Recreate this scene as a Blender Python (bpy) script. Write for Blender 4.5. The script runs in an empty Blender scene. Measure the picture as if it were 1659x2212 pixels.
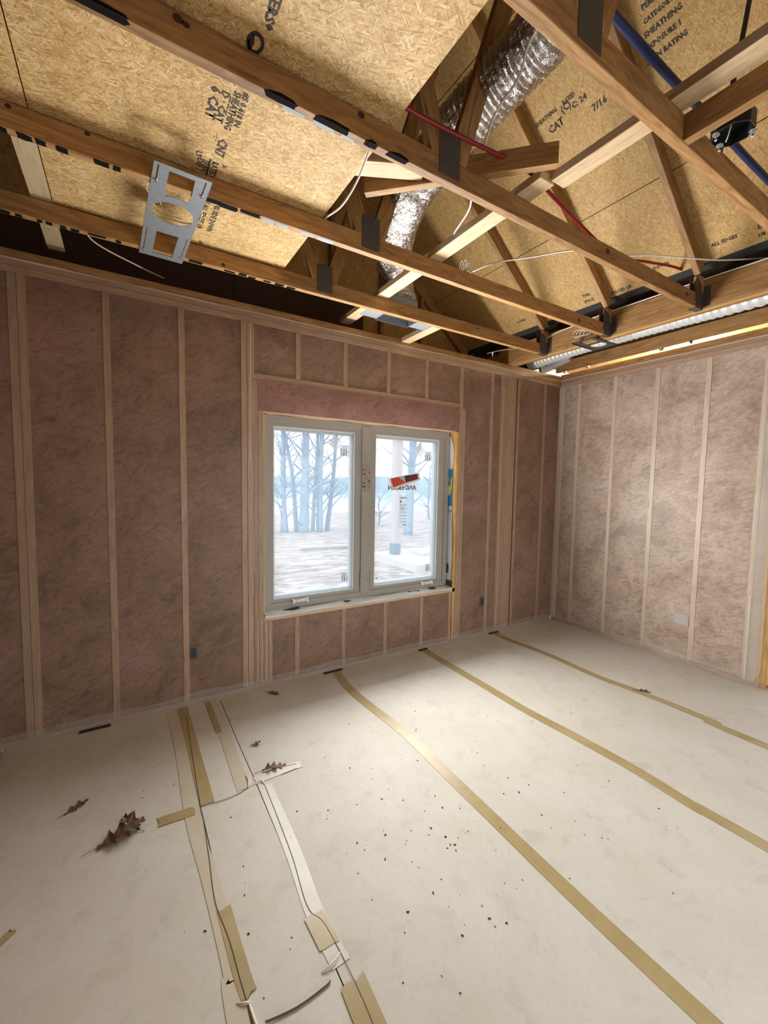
import bpy, bmesh, math, random
from mathutils import Vector, Matrix, noise as mn

random.seed(7)
C = bpy.context.scene.collection
S = bpy.context.scene
V = Vector

# ---------------------------------------------------------------- camera
cam = bpy.data.objects.new('camera', bpy.data.cameras.new('camera')); C.objects.link(cam)
F, YAW, PITCH, ROLL = 907.604, .5530, .0700, .0170
cam.data.sensor_fit = 'HORIZONTAL'; cam.data.sensor_width = 36
cam.data.lens = F/1659*36
cam.data.clip_start = .05; cam.data.clip_end = 900
fw = V((math.sin(YAW)*math.cos(PITCH), math.cos(YAW)*math.cos(PITCH), -math.sin(PITCH)))
rt = V((math.cos(YAW), -math.sin(YAW), 0)); up = rt.cross(fw)
cr, sr = math.cos(ROLL), math.sin(ROLL)
R0 = cr*rt + sr*up; U0 = -sr*rt + cr*up
M = Matrix((R0, U0, -fw)).transposed().to_4x4(); M.translation = V((-4.308, -3.148, 1.598))
cam.matrix_world = M
S.camera = cam

# ---------------------------------------------------------------- sky, sun, daylight, exposure
w = bpy.data.worlds.new('sky'); S.world = w; w.use_nodes = True
bg = w.node_tree.nodes['Background']
bg.inputs[0].default_value = (.90, .96, 1.0, 1); bg.inputs[1].default_value = 2.5

def lamp(name, kind, loc, rot, energy, col, **kw):
    d = bpy.data.lights.new(name, kind); d.energy = energy; d.color = col
    for k, v in kw.items(): setattr(d, k, v)
    o = bpy.data.objects.new(name, d); o.location = loc; o.rotation_euler = rot; C.objects.link(o)
    return o
sun = lamp('sun', 'SUN', (-20, -10, 30), (0, 0, 0), 2.2, (1, .93, .84), angle=.01)
sun.rotation_euler = V((.80, .30, -.52)).to_track_quat('-Z', 'Y').to_euler()
for zc in (.90, 1.35, 1.80):                                # the window's daylight: three strips of its opening, sky and bright ground outside
    lamp('window_daylight', 'AREA', (-2.48, -.075, zc), (math.radians(-108), 0, 0), 40, (1, .985, .95),
         shape='RECTANGLE', size=1.70, size_y=.42)
lamp('rear_fill_light', 'AREA', (-2.3, -3.92, 1.05), (math.radians(90), 0, 0), 19, (1, .98, .95),
     shape='RECTANGLE', size=2.4, size_y=2.0)  # unseen fill light added behind the camera
lamp('gap_fill_light', 'POINT', (.9, -.8, 2.95), (0, 0, 0), 170, (1, .84, .52), shadow_soft_size=.08)  # unseen warm light added to brighten the gap over the right wall

S.view_settings.view_transform = 'Standard'; S.view_settings.look = 'None'
S.view_settings.gamma = 1; S.view_settings.use_curve_mapping = False
S.view_settings.exposure = 0.0
S.cycles.max_bounces = 10; S.cycles.diffuse_bounces = 3; S.cycles.glossy_bounces = 3
S.cycles.transparent_max_bounces = 10; S.cycles.transmission_bounces = 4
S.cycles.sample_clamp_indirect = 4.0
S.cycles.caustics_reflective = False; S.cycles.caustics_refractive = False

# ---------------------------------------------------------------- material helpers
def mat(name, rough=.7, col=(.5, .5, .5), metal=0, spec=None, coat=0, coat_rough=.3):
    m = bpy.data.materials.new(name); m.use_nodes = True
    b = m.node_tree.nodes['Principled BSDF']
    b.inputs['Base Color'].default_value = (*col, 1); b.inputs['Roughness'].default_value = rough
    b.inputs['Metallic'].default_value = metal
    if spec is not None: b.inputs['Specular IOR Level'].default_value = spec
    b.inputs['Coat Weight'].default_value = coat; b.inputs['Coat Roughness'].default_value = coat_rough
    return m, m.node_tree, b
def nd(t, kind, **kw):
    n = t.nodes.new(kind)
    for k, v in kw.items():
        if k in n.inputs: n.inputs[k].default_value = v
        else: setattr(n, k, v)
    return n
def coords(t, scale, rot=(0, 0, 0), src='Object', rnd=True):
    tc = nd(t, 'ShaderNodeTexCoord'); mp = nd(t, 'ShaderNodeMapping')
    mp.inputs['Scale'].default_value = scale
    vr = nd(t, 'ShaderNodeVectorRotate', rotation_type='EULER_XYZ'); vr.inputs['Rotation'].default_value = rot
    if rnd:
        oi = nd(t, 'ShaderNodeObjectInfo'); mul = nd(t, 'ShaderNodeVectorMath', operation='SCALE')
        cx = nd(t, 'ShaderNodeCombineXYZ')
        for i in range(3): t.links.new(oi.outputs['Random'], cx.inputs[i])
        t.links.new(cx.outputs[0], mul.inputs[0]); mul.inputs['Scale'].default_value = 37
        t.links.new(mul.outputs[0], mp.inputs['Location'])
    t.links.new(tc.outputs[src], vr.inputs['Vector']); t.links.new(vr.outputs[0], mp.inputs['Vector'])
    return mp.outputs[0]
def ramp(t, fac, stops):
    r = nd(t, 'ShaderNodeValToRGB'); e = r.color_ramp.elements
    while len(e) < len(stops): e.new(.5)
    for k, (p, c) in enumerate(stops): e[k].position = p; e[k].color = (*c, 1)
    t.links.new(fac, r.inputs[0]); return r.outputs[0]
def mix(t, fac, a, b, mode='MIX'):
    n = nd(t, 'ShaderNodeMix', data_type='RGBA', blend_type=mode)
    if isinstance(fac, (int, float)): n.inputs[0].default_value = fac
    else: t.links.new(fac, n.inputs[0])
    for i, x in ((6, a), (7, b)):
        if isinstance(x, tuple): n.inputs[i].default_value = (*x, 1)
        else: t.links.new(x, n.inputs[i])
    return n.outputs[2]
def bump(t, b, h, strength=.3, dist=.002):
    n = nd(t, 'ShaderNodeBump'); n.inputs['Strength'].default_value = strength; n.inputs['Distance'].default_value = dist
    t.links.new(h, n.inputs['Height']); t.links.new(n.outputs[0], b.inputs['Normal'])
def noise(t, vec, scale, detail=4, rough=.55, dist=0):
    n = nd(t, 'ShaderNodeTexNoise'); n.inputs['Scale'].default_value = scale; n.inputs['Detail'].default_value = detail
    n.inputs['Roughness'].default_value = rough; n.inputs['Distortion'].default_value = dist
    t.links.new(vec, n.inputs['Vector']); return n.outputs['Fac']

def wood_mat(name, dark, mid, light, film=0):
    m, t, b = mat(name, .62)
    v = coords(t, (1.2, 9, 9)); n1 = noise(t, v, 3.0, 5, .6, 1.6)
    v2 = coords(t, (2.5, 90, 90)); n2 = noise(t, v2, 2.0, 3, .6, .3)
    c = ramp(t, n1, [(.28, dark), (.5, mid), (.72, light)])
    c2 = ramp(t, n2, [(.35, (.72, .66, .58)), (.6, (1, 1, 1))])
    c = mix(t, .65, c, c2, 'MULTIPLY')
    oi = nd(t, 'ShaderNodeObjectInfo')
    h = nd(t, 'ShaderNodeMapRange'); h.inputs[3].default_value = .82; h.inputs[4].default_value = 1.1
    t.links.new(oi.outputs['Random'], h.inputs[0])
    hs = nd(t, 'ShaderNodeHueSaturation'); t.links.new(h.outputs[0], hs.inputs['Value']); t.links.new(c, hs.inputs['Color'])
    c = hs.outputs[0]
    vk = coords(t, (.55, 3.2, 3.2)); k = nd(t, 'ShaderNodeTexVoronoi'); k.inputs['Scale'].default_value = 2.2
    t.links.new(vk, k.inputs['Vector'])
    kn = ramp(t, k.outputs['Distance'], [(.0, (1, 1, 1)), (.035, (1, 1, 1)), (.06, (0, 0, 0))])
    c = mix(t, kn, c, (.10, .045, .015))
    if film: c = mix(t, film, c, (.62, .54, .46))
    t.links.new(c, b.inputs['Base Color']); bump(t, b, n2, .2, .001)
    if film:
        b.inputs['Coat Weight'].default_value = .55; b.inputs['Coat Roughness'].default_value = .34
    return m
LUM = wood_mat('lumber', (.22, .105, .030), (.39, .21, .075), (.50, .30, .125))
STUDR = wood_mat('stud_behind_plastic_lit', (.46, .33, .20), (.58, .45, .31), (.64, .52, .38), .35)  # paler copy of STUD, the right wall's stronger light put into its colour
LUMP = wood_mat('pale_lumber', (.52, .36, .20), (.66, .49, .30), (.74, .58, .39))
STUD = wood_mat('stud_behind_plastic', (.29, .155, .075), (.39, .23, .125), (.46, .30, .18), .16)
YEL = wood_mat('yellow_stud', (.50, .27, .07), (.66, .40, .13), (.74, .50, .20))

def osb_mat(name, tint=(1, 1, 1), flat=0):
    m, t, b = mat(name, .6, spec=.35)
    cols = [(0, (.36, .22, .075)), (.2, (.48, .31, .12)), (.5, (.56, .385, .17)), (.8, (.63, .46, .23)), (1, (.72, .56, .34))]
    def layer(rot, sc):
        v = coords(t, sc, (0, 0, rot)); vo = nd(t, 'ShaderNodeTexVoronoi'); vo.inputs['Scale'].default_value = 1
        nz = nd(t, 'ShaderNodeTexNoise'); nz.inputs['Scale'].default_value = .7; nz.inputs['Detail'].default_value = 2
        t.links.new(v, nz.inputs['Vector'])
        va = nd(t, 'ShaderNodeVectorMath', operation='MULTIPLY_ADD'); t.links.new(nz.outputs['Color'], va.inputs[0])
        va.inputs[1].default_value = (.9, .9, .9); t.links.new(v, va.inputs[2]); t.links.new(va.outputs[0], vo.inputs['Vector'])
        s = nd(t, 'ShaderNodeSeparateColor'); t.links.new(vo.outputs['Color'], s.inputs[0])
        return ramp(t, s.outputs[0], cols), s.outputs[1]
    a, f1 = layer(.25, (26, 170, 40)); c_, f2 = layer(-.55, (32, 210, 40)); d, f3 = layer(1.0, (30, 190, 40)); e, f4 = layer(1.9, (36, 200, 40))
    def gt(f, th):
        g = nd(t, 'ShaderNodeMath', operation='GREATER_THAN'); t.links.new(f, g.inputs[0]); g.inputs[1].default_value = th
        return g.outputs[0]
    c = mix(t, gt(f2, .5), a, c_); c = mix(t, gt(f3, .62), c, d); c = mix(t, gt(f4, .68), c, e)
    v = coords(t, (1, 1, 1)); big = noise(t, v, 5, 3)
    c = mix(t, .5, c, ramp(t, big, [(.3, (.80, .74, .64)), (.65, (1.05, 1.05, 1.0))]), 'MULTIPLY')
    fine = noise(t, coords(t, (1, 3, 1), (0, 0, .5)), 120, 2)
    c = mix(t, .6, c, ramp(t, fine, [(.32, (.62, .55, .42)), (.5, (1, 1, 1))]), 'MULTIPLY')
    if flat: c = mix(t, flat, c, (.56, .38, .16))
    c = mix(t, 1, c, tint, 'MULTIPLY')
    t.links.new(c, b.inputs['Base Color']); bump(t, b, fine, .35, .0015)
    return m
OSB = osb_mat('osb', (1.08, 1.06, 1.04))
OSBR = osb_mat('osb_roof', (.90, .83, .70), .22)
PLY = wood_mat('plywood', (.55, .42, .25), (.66, .52, .33), (.72, .58, .39))

def batt_mat(name, cols, veil):
    m, t, b = mat(name, .75, spec=.3, coat=.5, coat_rough=.42)
    v = coords(t, (1, 1, 1.0)); n1 = noise(t, v, 3.2, 8, .68, .6)
    n2 = noise(t, coords(t, (4, 4, 11), (.35, .5, .2)), 2.4, 8, .78, 1.8)
    n3 = noise(t, coords(t, (20, 20, 44), (-.3, .4, 0)), 2, 4, .7, 2.0)
    c = ramp(t, n1, [(.30, cols[0]), (.5, cols[1]), (.70, cols[2])])
    c = mix(t, .8, c, ramp(t, n2, [(.34, (.46, .41, .38)), (.50, (1, 1, 1)), (.68, (1.35, 1.3, 1.25))]), 'MULTIPLY')
    c = mix(t, .45, c, ramp(t, n3, [(.34, (.66, .62, .60)), (.55, (1.06, 1.06, 1.06))]), 'MULTIPLY')
    c = mix(t, veil, c, (.60, .55, .50))
    t.links.new(c, b.inputs['Base Color']); bump(t, b, n2, .35, .006)
    return m
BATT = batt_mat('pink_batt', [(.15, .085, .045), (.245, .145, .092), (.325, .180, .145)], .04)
BATR = batt_mat('pink_batt_lit', [(.26, .172, .12), (.445, .33, .255), (.585, .47, .39)], .10)  # lit copy of BATT: the right wall's window light is in the colour
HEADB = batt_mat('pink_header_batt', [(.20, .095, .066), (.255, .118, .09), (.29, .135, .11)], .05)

def simple(name, col, rough=.6, **k): return mat(name, rough, col, **k)[0]
def film_mat(name, col, alpha, rough=.25):
    m, t, b = mat(name, rough, col)
    b.inputs['Alpha'].default_value = alpha; return m
FILM = film_mat('poly_film', (.66, .63, .60), .18, .25)
FILMF = film_mat('poly_film_flap', (.74, .67, .60), .36, .25)
FILMW = film_mat('poly_film_white', (.85, .83, .80), .8, .2)
def paper_mat():
    m, t, b = mat('floor_paper', .62, spec=.35)
    v = coords(t, (1, 1, 1), rnd=False); n1 = noise(t, v, 1.6, 5, .6); n2 = noise(t, v, 9, 6, .65, .5); n3 = noise(t, v, 55, 3, .6)
    c = ramp(t, n1, [(.3, (.57, .53, .455)), (.7, (.655, .635, .58))])
    c = mix(t, .5, c, ramp(t, n2, [(.28, (.74, .74, .72)), (.46, (1, 1, 1))]), 'MULTIPLY')
    c = mix(t, .35, c, ramp(t, n3, [(.3, (.84, .83, .8)), (.5, (1, 1, 1))]), 'MULTIPLY')
    t.links.new(c, b.inputs['Base Color']); bump(t, b, n2, .25, .002); return m
PAPER = paper_mat()
def tape_mat(name, a, c2, rough=.33):
    m, t, b = mat(name, rough, spec=.5)
    n = noise(t, coords(t, (1, 1, 1)), 6, 5, .6)
    t.links.new(ramp(t, n, [(.3, a), (.7, c2)]), b.inputs['Base Color']); return m
TAPE = tape_mat('tan_tape', (.36, .275, .125), (.45, .355, .18))
TAPEL = tape_mat('light_tape', (.56, .50, .38), (.62, .56, .44))
TAPEC = tape_mat('clear_tape', (.55, .525, .455), (.64, .615, .55), .38)
def galv(name, col, rough=.42, metal=.55):
    m, t, b = mat(name, rough, col, metal)
    n = noise(t, coords(t, (1, 1, 1)), 60, 4)
    t.links.new(ramp(t, n, [(.3, tuple(.82*x for x in col)), (.7, col)]), b.inputs['Base Color']); return m
GALV = galv('galvanized', (.37, .41, .45)); PLATEM = galv('gusset_metal', (.10, .095, .085), .5, .35)
DARKM = simple('dark_metal', (.05, .05, .05), .4, metal=.5); BLACK = simple('black_paint', (.008, .006, .007), .9, spec=.1)
GREYP = simple('grey_paint', (.30, .33, .37), .6)
INK = simple('ink', (.035, .025, .018), .7)
WHITE = simple('white_cable', (.80, .76, .70), .45); RED = simple('red_pex', (.22, .006, .010), .3)
BLUE = simple('blue_pex', (.006, .016, .075), .35); BLKP = simple('black_plastic', (.02, .022, .022), .35)
STEEL = simple('bright_steel', (.85, .85, .85), .2, metal=1)
def foil_mat(name, col, rough):
    m, t, b = mat(name, rough, col, metal=.95)
    n = noise(t, coords(t, (1, 1, 1)), 26, 5, .65, 1.2); bump(t, b, n, .9, .02); return m
FOIL = foil_mat('foil', (.60, .57, .54), .17); FOILW = simple('white_foil', (.72, .74, .75), .4, metal=.2)
VINYL = simple('almond_vinyl', (.37, .35, .315), .42); VINW = simple('white_vinyl', (.78, .80, .79), .35)
BOXG = simple('grey_box', (.10, .10, .11), .5); BOXW = simple('white_box', (.50, .47, .45), .5)
PAPERW = simple('sticker_white', (.80, .80, .78), .5)
REDP = simple('label_red', (.62, .055, .03), .5); MAROON = simple('label_maroon', (.16, .01, .02), .5); DGREY = simple('label_black', (.03, .028, .035), .5)
CYAN = simple('membrane_blue', (.03, .24, .52), .45); LIME = simple('membrane_yellow', (.62, .66, .20), .5)
MEMB = simple('membrane_white', (.70, .72, .74), .45); TEAL = simple('membrane_dark', (.03, .06, .08), .5)
def backlit(name, col, a):
    m = bpy.data.materials.new(name); m.use_nodes = True; t = m.node_tree; t.nodes.clear()
    o = nd(t, 'ShaderNodeOutputMaterial'); tr = nd(t, 'ShaderNodeBsdfTransparent'); tl = nd(t, 'ShaderNodeBsdfTranslucent'); df = nd(t, 'ShaderNodeBsdfDiffuse')
    tl.inputs[0].default_value = (*col, 1); df.inputs[0].default_value = (*col, 1)
    m0 = nd(t, 'ShaderNodeMixShader'); m1 = nd(t, 'ShaderNodeMixShader'); m0.inputs[0].default_value = .3; m1.inputs[0].default_value = a
    t.links.new(tl.outputs[0], m0.inputs[1]); t.links.new(df.outputs[0], m0.inputs[2])
    t.links.new(tr.outputs[0], m1.inputs[1]); t.links.new(m0.outputs[0], m1.inputs[2]); t.links.new(m1.outputs[0], o.inputs[0]); return m
def glass_mat():
    m = bpy.data.materials.new('hazed_glass'); m.use_nodes = True; t = m.node_tree; t.nodes.clear()
    o = nd(t, 'ShaderNodeOutputMaterial'); tr = nd(t, 'ShaderNodeBsdfTransparent'); tl = nd(t, 'ShaderNodeBsdfTranslucent')
    gl = nd(t, 'ShaderNodeBsdfGlossy'); gl.inputs['Roughness'].default_value = .03
    tl.inputs[0].default_value = (.66, .86, 1, 1)  # translucent share paints a bluish overexposed haze over the outside view
    m1 = nd(t, 'ShaderNodeMixShader'); m2 = nd(t, 'ShaderNodeMixShader'); m1.inputs[0].default_value = .33; m2.inputs[0].default_value = .03
    t.links.new(tr.outputs[0], m1.inputs[1]); t.links.new(tl.outputs[0], m1.inputs[2])
    t.links.new(m1.outputs[0], m2.inputs[1]); t.links.new(gl.outputs[0], m2.inputs[2]); t.links.new(m2.outputs[0], o.inputs[0])
    return m
GLASS = glass_mat()
STKG = backlit('sticker_grey', (.72, .75, .75), .55)

# ---------------------------------------------------------------- object helpers
def wloc(o):
    return wloc(o.parent) + o.location if o.parent else o.location.copy()
def link(name, me, m, parent=None, mw=None):
    o = bpy.data.objects.new(name, me); C.objects.link(o)
    if m and not me.materials: me.materials.append(m)
    mw = mw or Matrix()
    if parent: o.parent = parent; mw = Matrix.Translation(-wloc(parent)) @ mw
    o.matrix_basis = mw
    return o
def tag(o, label=None, cat=None, group=None, kind=None):
    if label: o['label'] = label
    if cat: o['category'] = cat
    if group: o['group'] = group
    if kind: o['kind'] = kind
    return o
def thing(name, loc, label, cat, group=None, kind=None):
    o = bpy.data.objects.new(name, None); C.objects.link(o); o.location = loc; o.empty_display_size = .05
    return tag(o, label, cat, group, kind)
BOXF = [(0, 3, 2, 1), (4, 5, 6, 7), (0, 1, 5, 4), (1, 2, 6, 5), (2, 3, 7, 6), (3, 0, 4, 7)]
_cache = {}
def boxmesh(dx, dy, dz, bev=0):
    key = (round(dx, 4), round(dy, 4), round(dz, 4), bev)
    if key in _cache: return _cache[key].copy() if False else _cache[key]
    me = bpy.data.meshes.new('block')
    a, b, c = dx/2, dy/2, dz/2
    vs = [(-a, -b, -c), (a, -b, -c), (a, b, -c), (-a, b, -c), (-a, -b, c), (a, -b, c), (a, b, c), (-a, b, c)]
    me.from_pydata(vs, [], BOXF)
    if bev:
        bm = bmesh.new(); bm.from_mesh(me)
        bmesh.ops.bevel(bm, geom=list(bm.edges), offset=bev, segments=1, affect='EDGES'); bm.to_mesh(me); bm.free()
    _cache[key] = me
    return me
def box(name, x, y, z, m, parent=None, bev=0, long=None):
    """axis aligned box; `long` turns the local X axis along that axis so the grain follows it"""
    c = V(((x[0]+x[1])/2, (y[0]+y[1])/2, (z[0]+z[1])/2)); d = (abs(x[1]-x[0]), abs(y[1]-y[0]), abs(z[1]-z[0]))
    long = long or 'xyz'[d.index(max(d))]
    if long == 'x': rot, dd = Matrix(), d
    elif long == 'y': rot, dd = Matrix(((0, -1, 0), (1, 0, 0), (0, 0, 1))).to_4x4(), (d[1], d[0], d[2])
    else: rot, dd = Matrix(((0, 0, -1), (0, 1, 0), (1, 0, 0))).to_4x4(), (d[2], d[1], d[0])
    me = boxmesh(*dd, bev)
    if me.materials and me.materials[0] != m: me = me.copy(); me.materials.clear()
    return link(name, me, m, parent, Matrix.Translation(c) @ rot)
def obox(name, c, xd, zd, dims, m, parent=None, bev=0):
    """oriented box: local X along xd, local Z near zd"""
    xd = V(xd).normalized(); yd = V(zd).cross(xd).normalized(); zd = xd.cross(yd)
    mw = Matrix((xd, yd, zd)).transposed().to_4x4(); mw.translation = V(c)
    me = boxmesh(*dims, bev)
    if me.materials and me.materials[0] != m: me = me.copy(); me.materials.clear()
    return link(name, me, m, parent, mw)
def beam(name, p0, p1, wy, wz, m, parent=None, zd=(0, 0, 1), bev=.002):
    p0, p1 = V(p0), V(p1)
    return obox(name, (p0+p1)/2, p1-p0, zd, ((p1-p0).length, wy, wz), m, parent, bev)
def mesh(name, vs, fs, m, parent=None, smooth=False, origin=None):
    vs = [V(v) for v in vs]
    if origin is None:
        n = len(vs); origin = V((sum(v.x for v in vs)/n, sum(v.y for v in vs)/n, min(v.z for v in vs)))
    me = bpy.data.meshes.new(name); me.from_pydata([v-V(origin) for v in vs], [], fs)
    if smooth: me.shade_smooth()
    return link(name, me, m, parent, Matrix.Translation(V(origin)))
def smooth_path(pts, n=8):
    P = [V(p) for p in pts]; out = []
    for i in range(len(P)-1):
        a, b, c, d = P[max(i-1, 0)], P[i], P[i+1], P[min(i+2, len(P)-1)]
        for k in range(n):
            t = k/n
            out.append(.5*((2*b)+(c-a)*t+(2*a-5*b+4*c-d)*t*t+(3*b-a-3*c+d)*t**3))
    return out+[P[-1]]
def tube_geo(path, rad, seg=8, vs=None, fs=None, cap=True):
    vs = [] if vs is None else vs; fs = [] if fs is None else fs; base = len(vs)
    n = len(path); up = V((0, 0, 1))
    t0 = (path[1]-path[0]).normalized()
    u = t0.cross(up if abs(t0.z) < .9 else V((1, 0, 0))).normalized()
    for i, p in enumerate(path):
        t = (path[min(i+1, n-1)]-path[max(i-1, 0)]).normalized()
        u = (u - t*u.dot(t)).normalized(); v = t.cross(u)
        r = rad(i/(n-1)) if callable(rad) else rad
        for k in range(seg):
            a = 2*math.pi*k/seg; rr = r(a) if callable(r) else r
            vs.append(p+u*math.cos(a)*rr+v*math.sin(a)*rr)
    for i in range(n-1):
        for k in range(seg):
            a = base+i*seg+k; b = base+i*seg+(k+1) % seg
            fs.append((a, b, b+seg, a+seg))
    if cap:
        fs.append(tuple(base+k for k in range(seg))[::-1]); fs.append(tuple(base+(n-1)*seg+k for k in range(seg)))
    return vs, fs
def tube(name, pts, r, m, parent=None, seg=8, n=8, smooth=True):
    vs, fs = tube_geo(smooth_path(pts, n) if n else [V(p) for p in pts], r, seg)
    return mesh(name, vs, fs, m, parent, smooth)
def prism(name, poly, z0, z1, m, parent=None, basis=None):
    """polygon in 2-D extruded between z0 and z1 in the frame basis=(origin, x, y)"""
    o, xd, yd = (V((0, 0, 0)), V((1, 0, 0)), V((0, 1, 0))) if basis is None else [V(b) for b in basis]
    nn = xd.cross(yd); n = len(poly)
    vs = [o+xd*p[0]+yd*p[1]+nn*z for z in (z0, z1) for p in poly]
    fs = [tuple(range(n))[::-1], tuple(range(n, 2*n))]+[(i, (i+1) % n, n+(i+1) % n, n+i) for i in range(n)]
    return mesh(name, vs, fs, m, parent)
def text(s, size, o, xd, yd, m, parent, name='printed_text', sx=1.0, mirror=False):
    cu = bpy.data.curves.new('t', 'FONT'); cu.body = s; cu.size = size; cu.align_x = 'LEFT'; cu.resolution_u = 1; cu.offset = size*.03
    ob = bpy.data.objects.new('t', cu); C.objects.link(ob)
    dg = bpy.context.evaluated_depsgraph_get(); me = bpy.data.meshes.new_from_object(ob.evaluated_get(dg))
    bpy.data.objects.remove(ob); bpy.data.curves.remove(cu); me.name = name; me.materials.clear()
    xd, yd = V(xd).normalized(), V(yd).normalized(); zd = xd.cross(yd)
    mw = Matrix((xd*sx, yd, zd)).transposed().to_4x4(); mw.translation = V(o)
    for v in me.vertices: v.co = (V((xd*v.co.x*sx+yd*v.co.y)))
    return link(name, me, m, parent, Matrix.Translation(V(o)))

# ================================================================ SETTING
ZT = 2.85                                                   # top of the wall plates
ZB, ZC = 2.83, 2.921                                        # bottom chords: underside, top
# ---- floor ------------------------------------------------------
def fz(x, y):
    k = min(1, max(0, (-y-.05)/.25))
    return k*(.0030*math.sin(2.3*x+1.7*y+.6)+.0028*math.sin(5.1*x-2.2*y+1.1)+.0022*math.sin(1.4*x-6.3*y)+.0018*math.sin(9*x+4*y)*math.sin(3*y))+.007
floor = box('floor', (-7, .0), (-6, .0), (-.15, -.004), simple('subfloor', (.40, .29, .15), .8)); tag(floor, kind='structure')
seams = [-7, -5.8, -4.945, -4.03, -3.755, -2.84, -1.91, -.96, 0]
for a, b in zip(seams, seams[1:]):
    nx = max(4, int((b-a)/.06)); ys = [-.0-i*.075 for i in range(81)]
    vs = []; fs = []
    for j, y in enumerate(ys):
        for i in range(nx+1):
            x = a+.002+(b-a-.004)*i/nx; vs.append((x, y, fz(x, y)))
    for j in range(len(ys)-1):
        for i in range(nx):
            p = j*(nx+1)+i; fs.append((p, p+nx+1, p+nx+2, p+1))
    mesh('paper_sheet', vs, fs, PAPER, floor, True)
def strip(name, cl, width, m, dz=.0015, jag=0):
    """tape lying on the paper along a centre line of (x, y) points"""
    P = [p.xy for p in smooth_path([(x, y, 0) for x, y in cl], 10)]; vs = []; fs = []
    for i, p in enumerate(P):
        t = (P[min(i+1, len(P)-1)]-P[max(i-1, 0)]).normalized(); nrm = V((-t.y, t.x))
        for k in range(4):
            q = p+nrm*(k/3-.5)*width
            if jag and i in (0, len(P)-1): q += t*random.uniform(-jag, jag)
            vs.append((q.x, q.y, fz(q.x, q.y)+dz))
    for i in range(len(P)-1):
        for k in range(3):
            a = i*4+k; fs.append((a, a+1, a+5, a+4))
    return mesh(name, vs, fs, m, floor, True)
strip('tape_strip', [(-2.83, -.02), (-2.865, -.42), (-2.825, -1.1), (-2.836, -1.55), (-2.852, -2), (-2.856, -2.3), (-2.857, -2.6), (-2.86, -3.2), (-2.85, -5.5)], .068, TAPE)
strip('tape_strip', [(-1.90, -.03), (-1.922, -.6), (-1.924, -.97), (-1.926, -1.3), (-1.91, -1.65), (-1.893, -2.0), (-1.912, -2.3), (-1.905, -2.57), (-1.91, -5.5)], .074, TAPE)
strip('tape_strip', [(-.965, -.03), (-.975, -.25), (-.938, -.7), (-.965, -1.19), (-.942, -1.5), (-.925, -1.8), (-.935, -2.0), (-.965, -2.3), (-.95, -5.5)], .072, TAPE)
strip('tape_strip', [(-4.066, -.02), (-4.062, -.6), (-4.072, -1.1), (-4.052, -1.5), (-4.043, -1.85), (-4.058, -2.0), (-4.06, -3.5)], .062, TAPEL, .0016)
strip('tape_strip', [(-4.001, -.02), (-3.999, -.5), (-3.998, -1.05)], .066, TAPE, .0018, .004)
strip('tape_strip', [(-4.03, -1.62), (-4.022, -1.85), (-4.015, -1.93)], .05, TAPE, .0026, .01)
strip('tape_strip', [(-3.812, -.02), (-3.81, -.5), (-3.822, -1.035)], .066, TAPEL, .0016, .006)
strip('tape_strip', [(-3.838, -.02), (-3.836, -.45)], .035, TAPE, .0026, .01)
strip('tape_strip', [(-4.066, -1.062), (-4.212, -1.054)], .06, TAPE, .003, .012)
strip('tape_strip', [(-3.72, -1.05), (-3.725, -1.5), (-3.745, -1.8), (-3.735, -2.0)], .066, TAPEC, .0016)
strip('tape_strip', [(-3.752, -1.80), (-3.745, -1.93)], .072, TAPE, .0032, .006)
strip('tape_strip', [(-3.725, -2.06), (-3.73, -2.3), (-3.73, -3.0)], .085, TAPE, .0030, .008)
strip('tape_strip', [(-3.76, -1.0), (-3.66, -.99), (-3.50, -.985)], .06, TAPEC, .0022, .012)
strip('tape_strip', [(-4.72, -1.36), (-4.675, -1.315)], .03, TAPE, .002, .01)
SEAM = simple('seam_shadow_gap', (.07, .05, .03), .9)
def crease(cl, wdt=.0026, m=SEAM, dz=.0035):
    s = strip('paper_seam', cl, wdt, m, dz); return s
crease([(-3.99, -.15), (-4.028, -1.0), (-4.03, -1.12), (-4.041, -1.36), (-4.053, -1.57), (-4.036, -1.73), (-4.03, -1.87), (-4.026, -1.97), (-4.03, -2.15)])
crease([(-4.028, -1.05), (-3.93, -1.062), (-3.852, -1.055), (-3.80, -1.033)], .004)
crease([(-3.72, -1.05), (-3.735, -1.5), (-3.76, -1.76), (-3.73, -1.86), (-3.72, -2.1), (-3.73, -2.3)], .0022)
crease([(-3.52, -.975), (-3.60, -.962)], .0025); crease([(-3.53, -1.012), (-3.62, -1.02)], .0025)
def fold(pts, r, m=PAPER):
    tube('paper_fold', [(x, y, fz(x, y)+.0015) for x, y in pts], lambda t: .0015+r*math.sin(math.pi*min(1, max(0, t))), m, floor, 6, 6)
fold([(-3.99, -2.016), (-3.90, -2.03), (-3.807, -2.026), (-3.785, -2.021)], .0025); crease([(-3.99, -2.022), (-3.90, -2.035), (-3.807, -2.031), (-3.785, -2.024)], .006)
fold([(-4.055, -1.93), (-4.03, -1.945), (-4.015, -1.95)], .005, TAPEL); fold([(-4.022, -1.94), (-4.018, -2.0), (-4.012, -2.06)], .004, TAPEL)
fold([(-3.79, -.93), (-3.785, -.98), (-3.80, -1.035)], .006, TAPEL); fold([(-3.80, -1.035), (-3.76, -1.02), (-3.73, -1.015), (-3.72, -1.05)], .005, TAPEC)
fold([(-3.80, -1.99), (-3.76, -1.985), (-3.72, -1.965)], .006, TAPEC)
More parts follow.
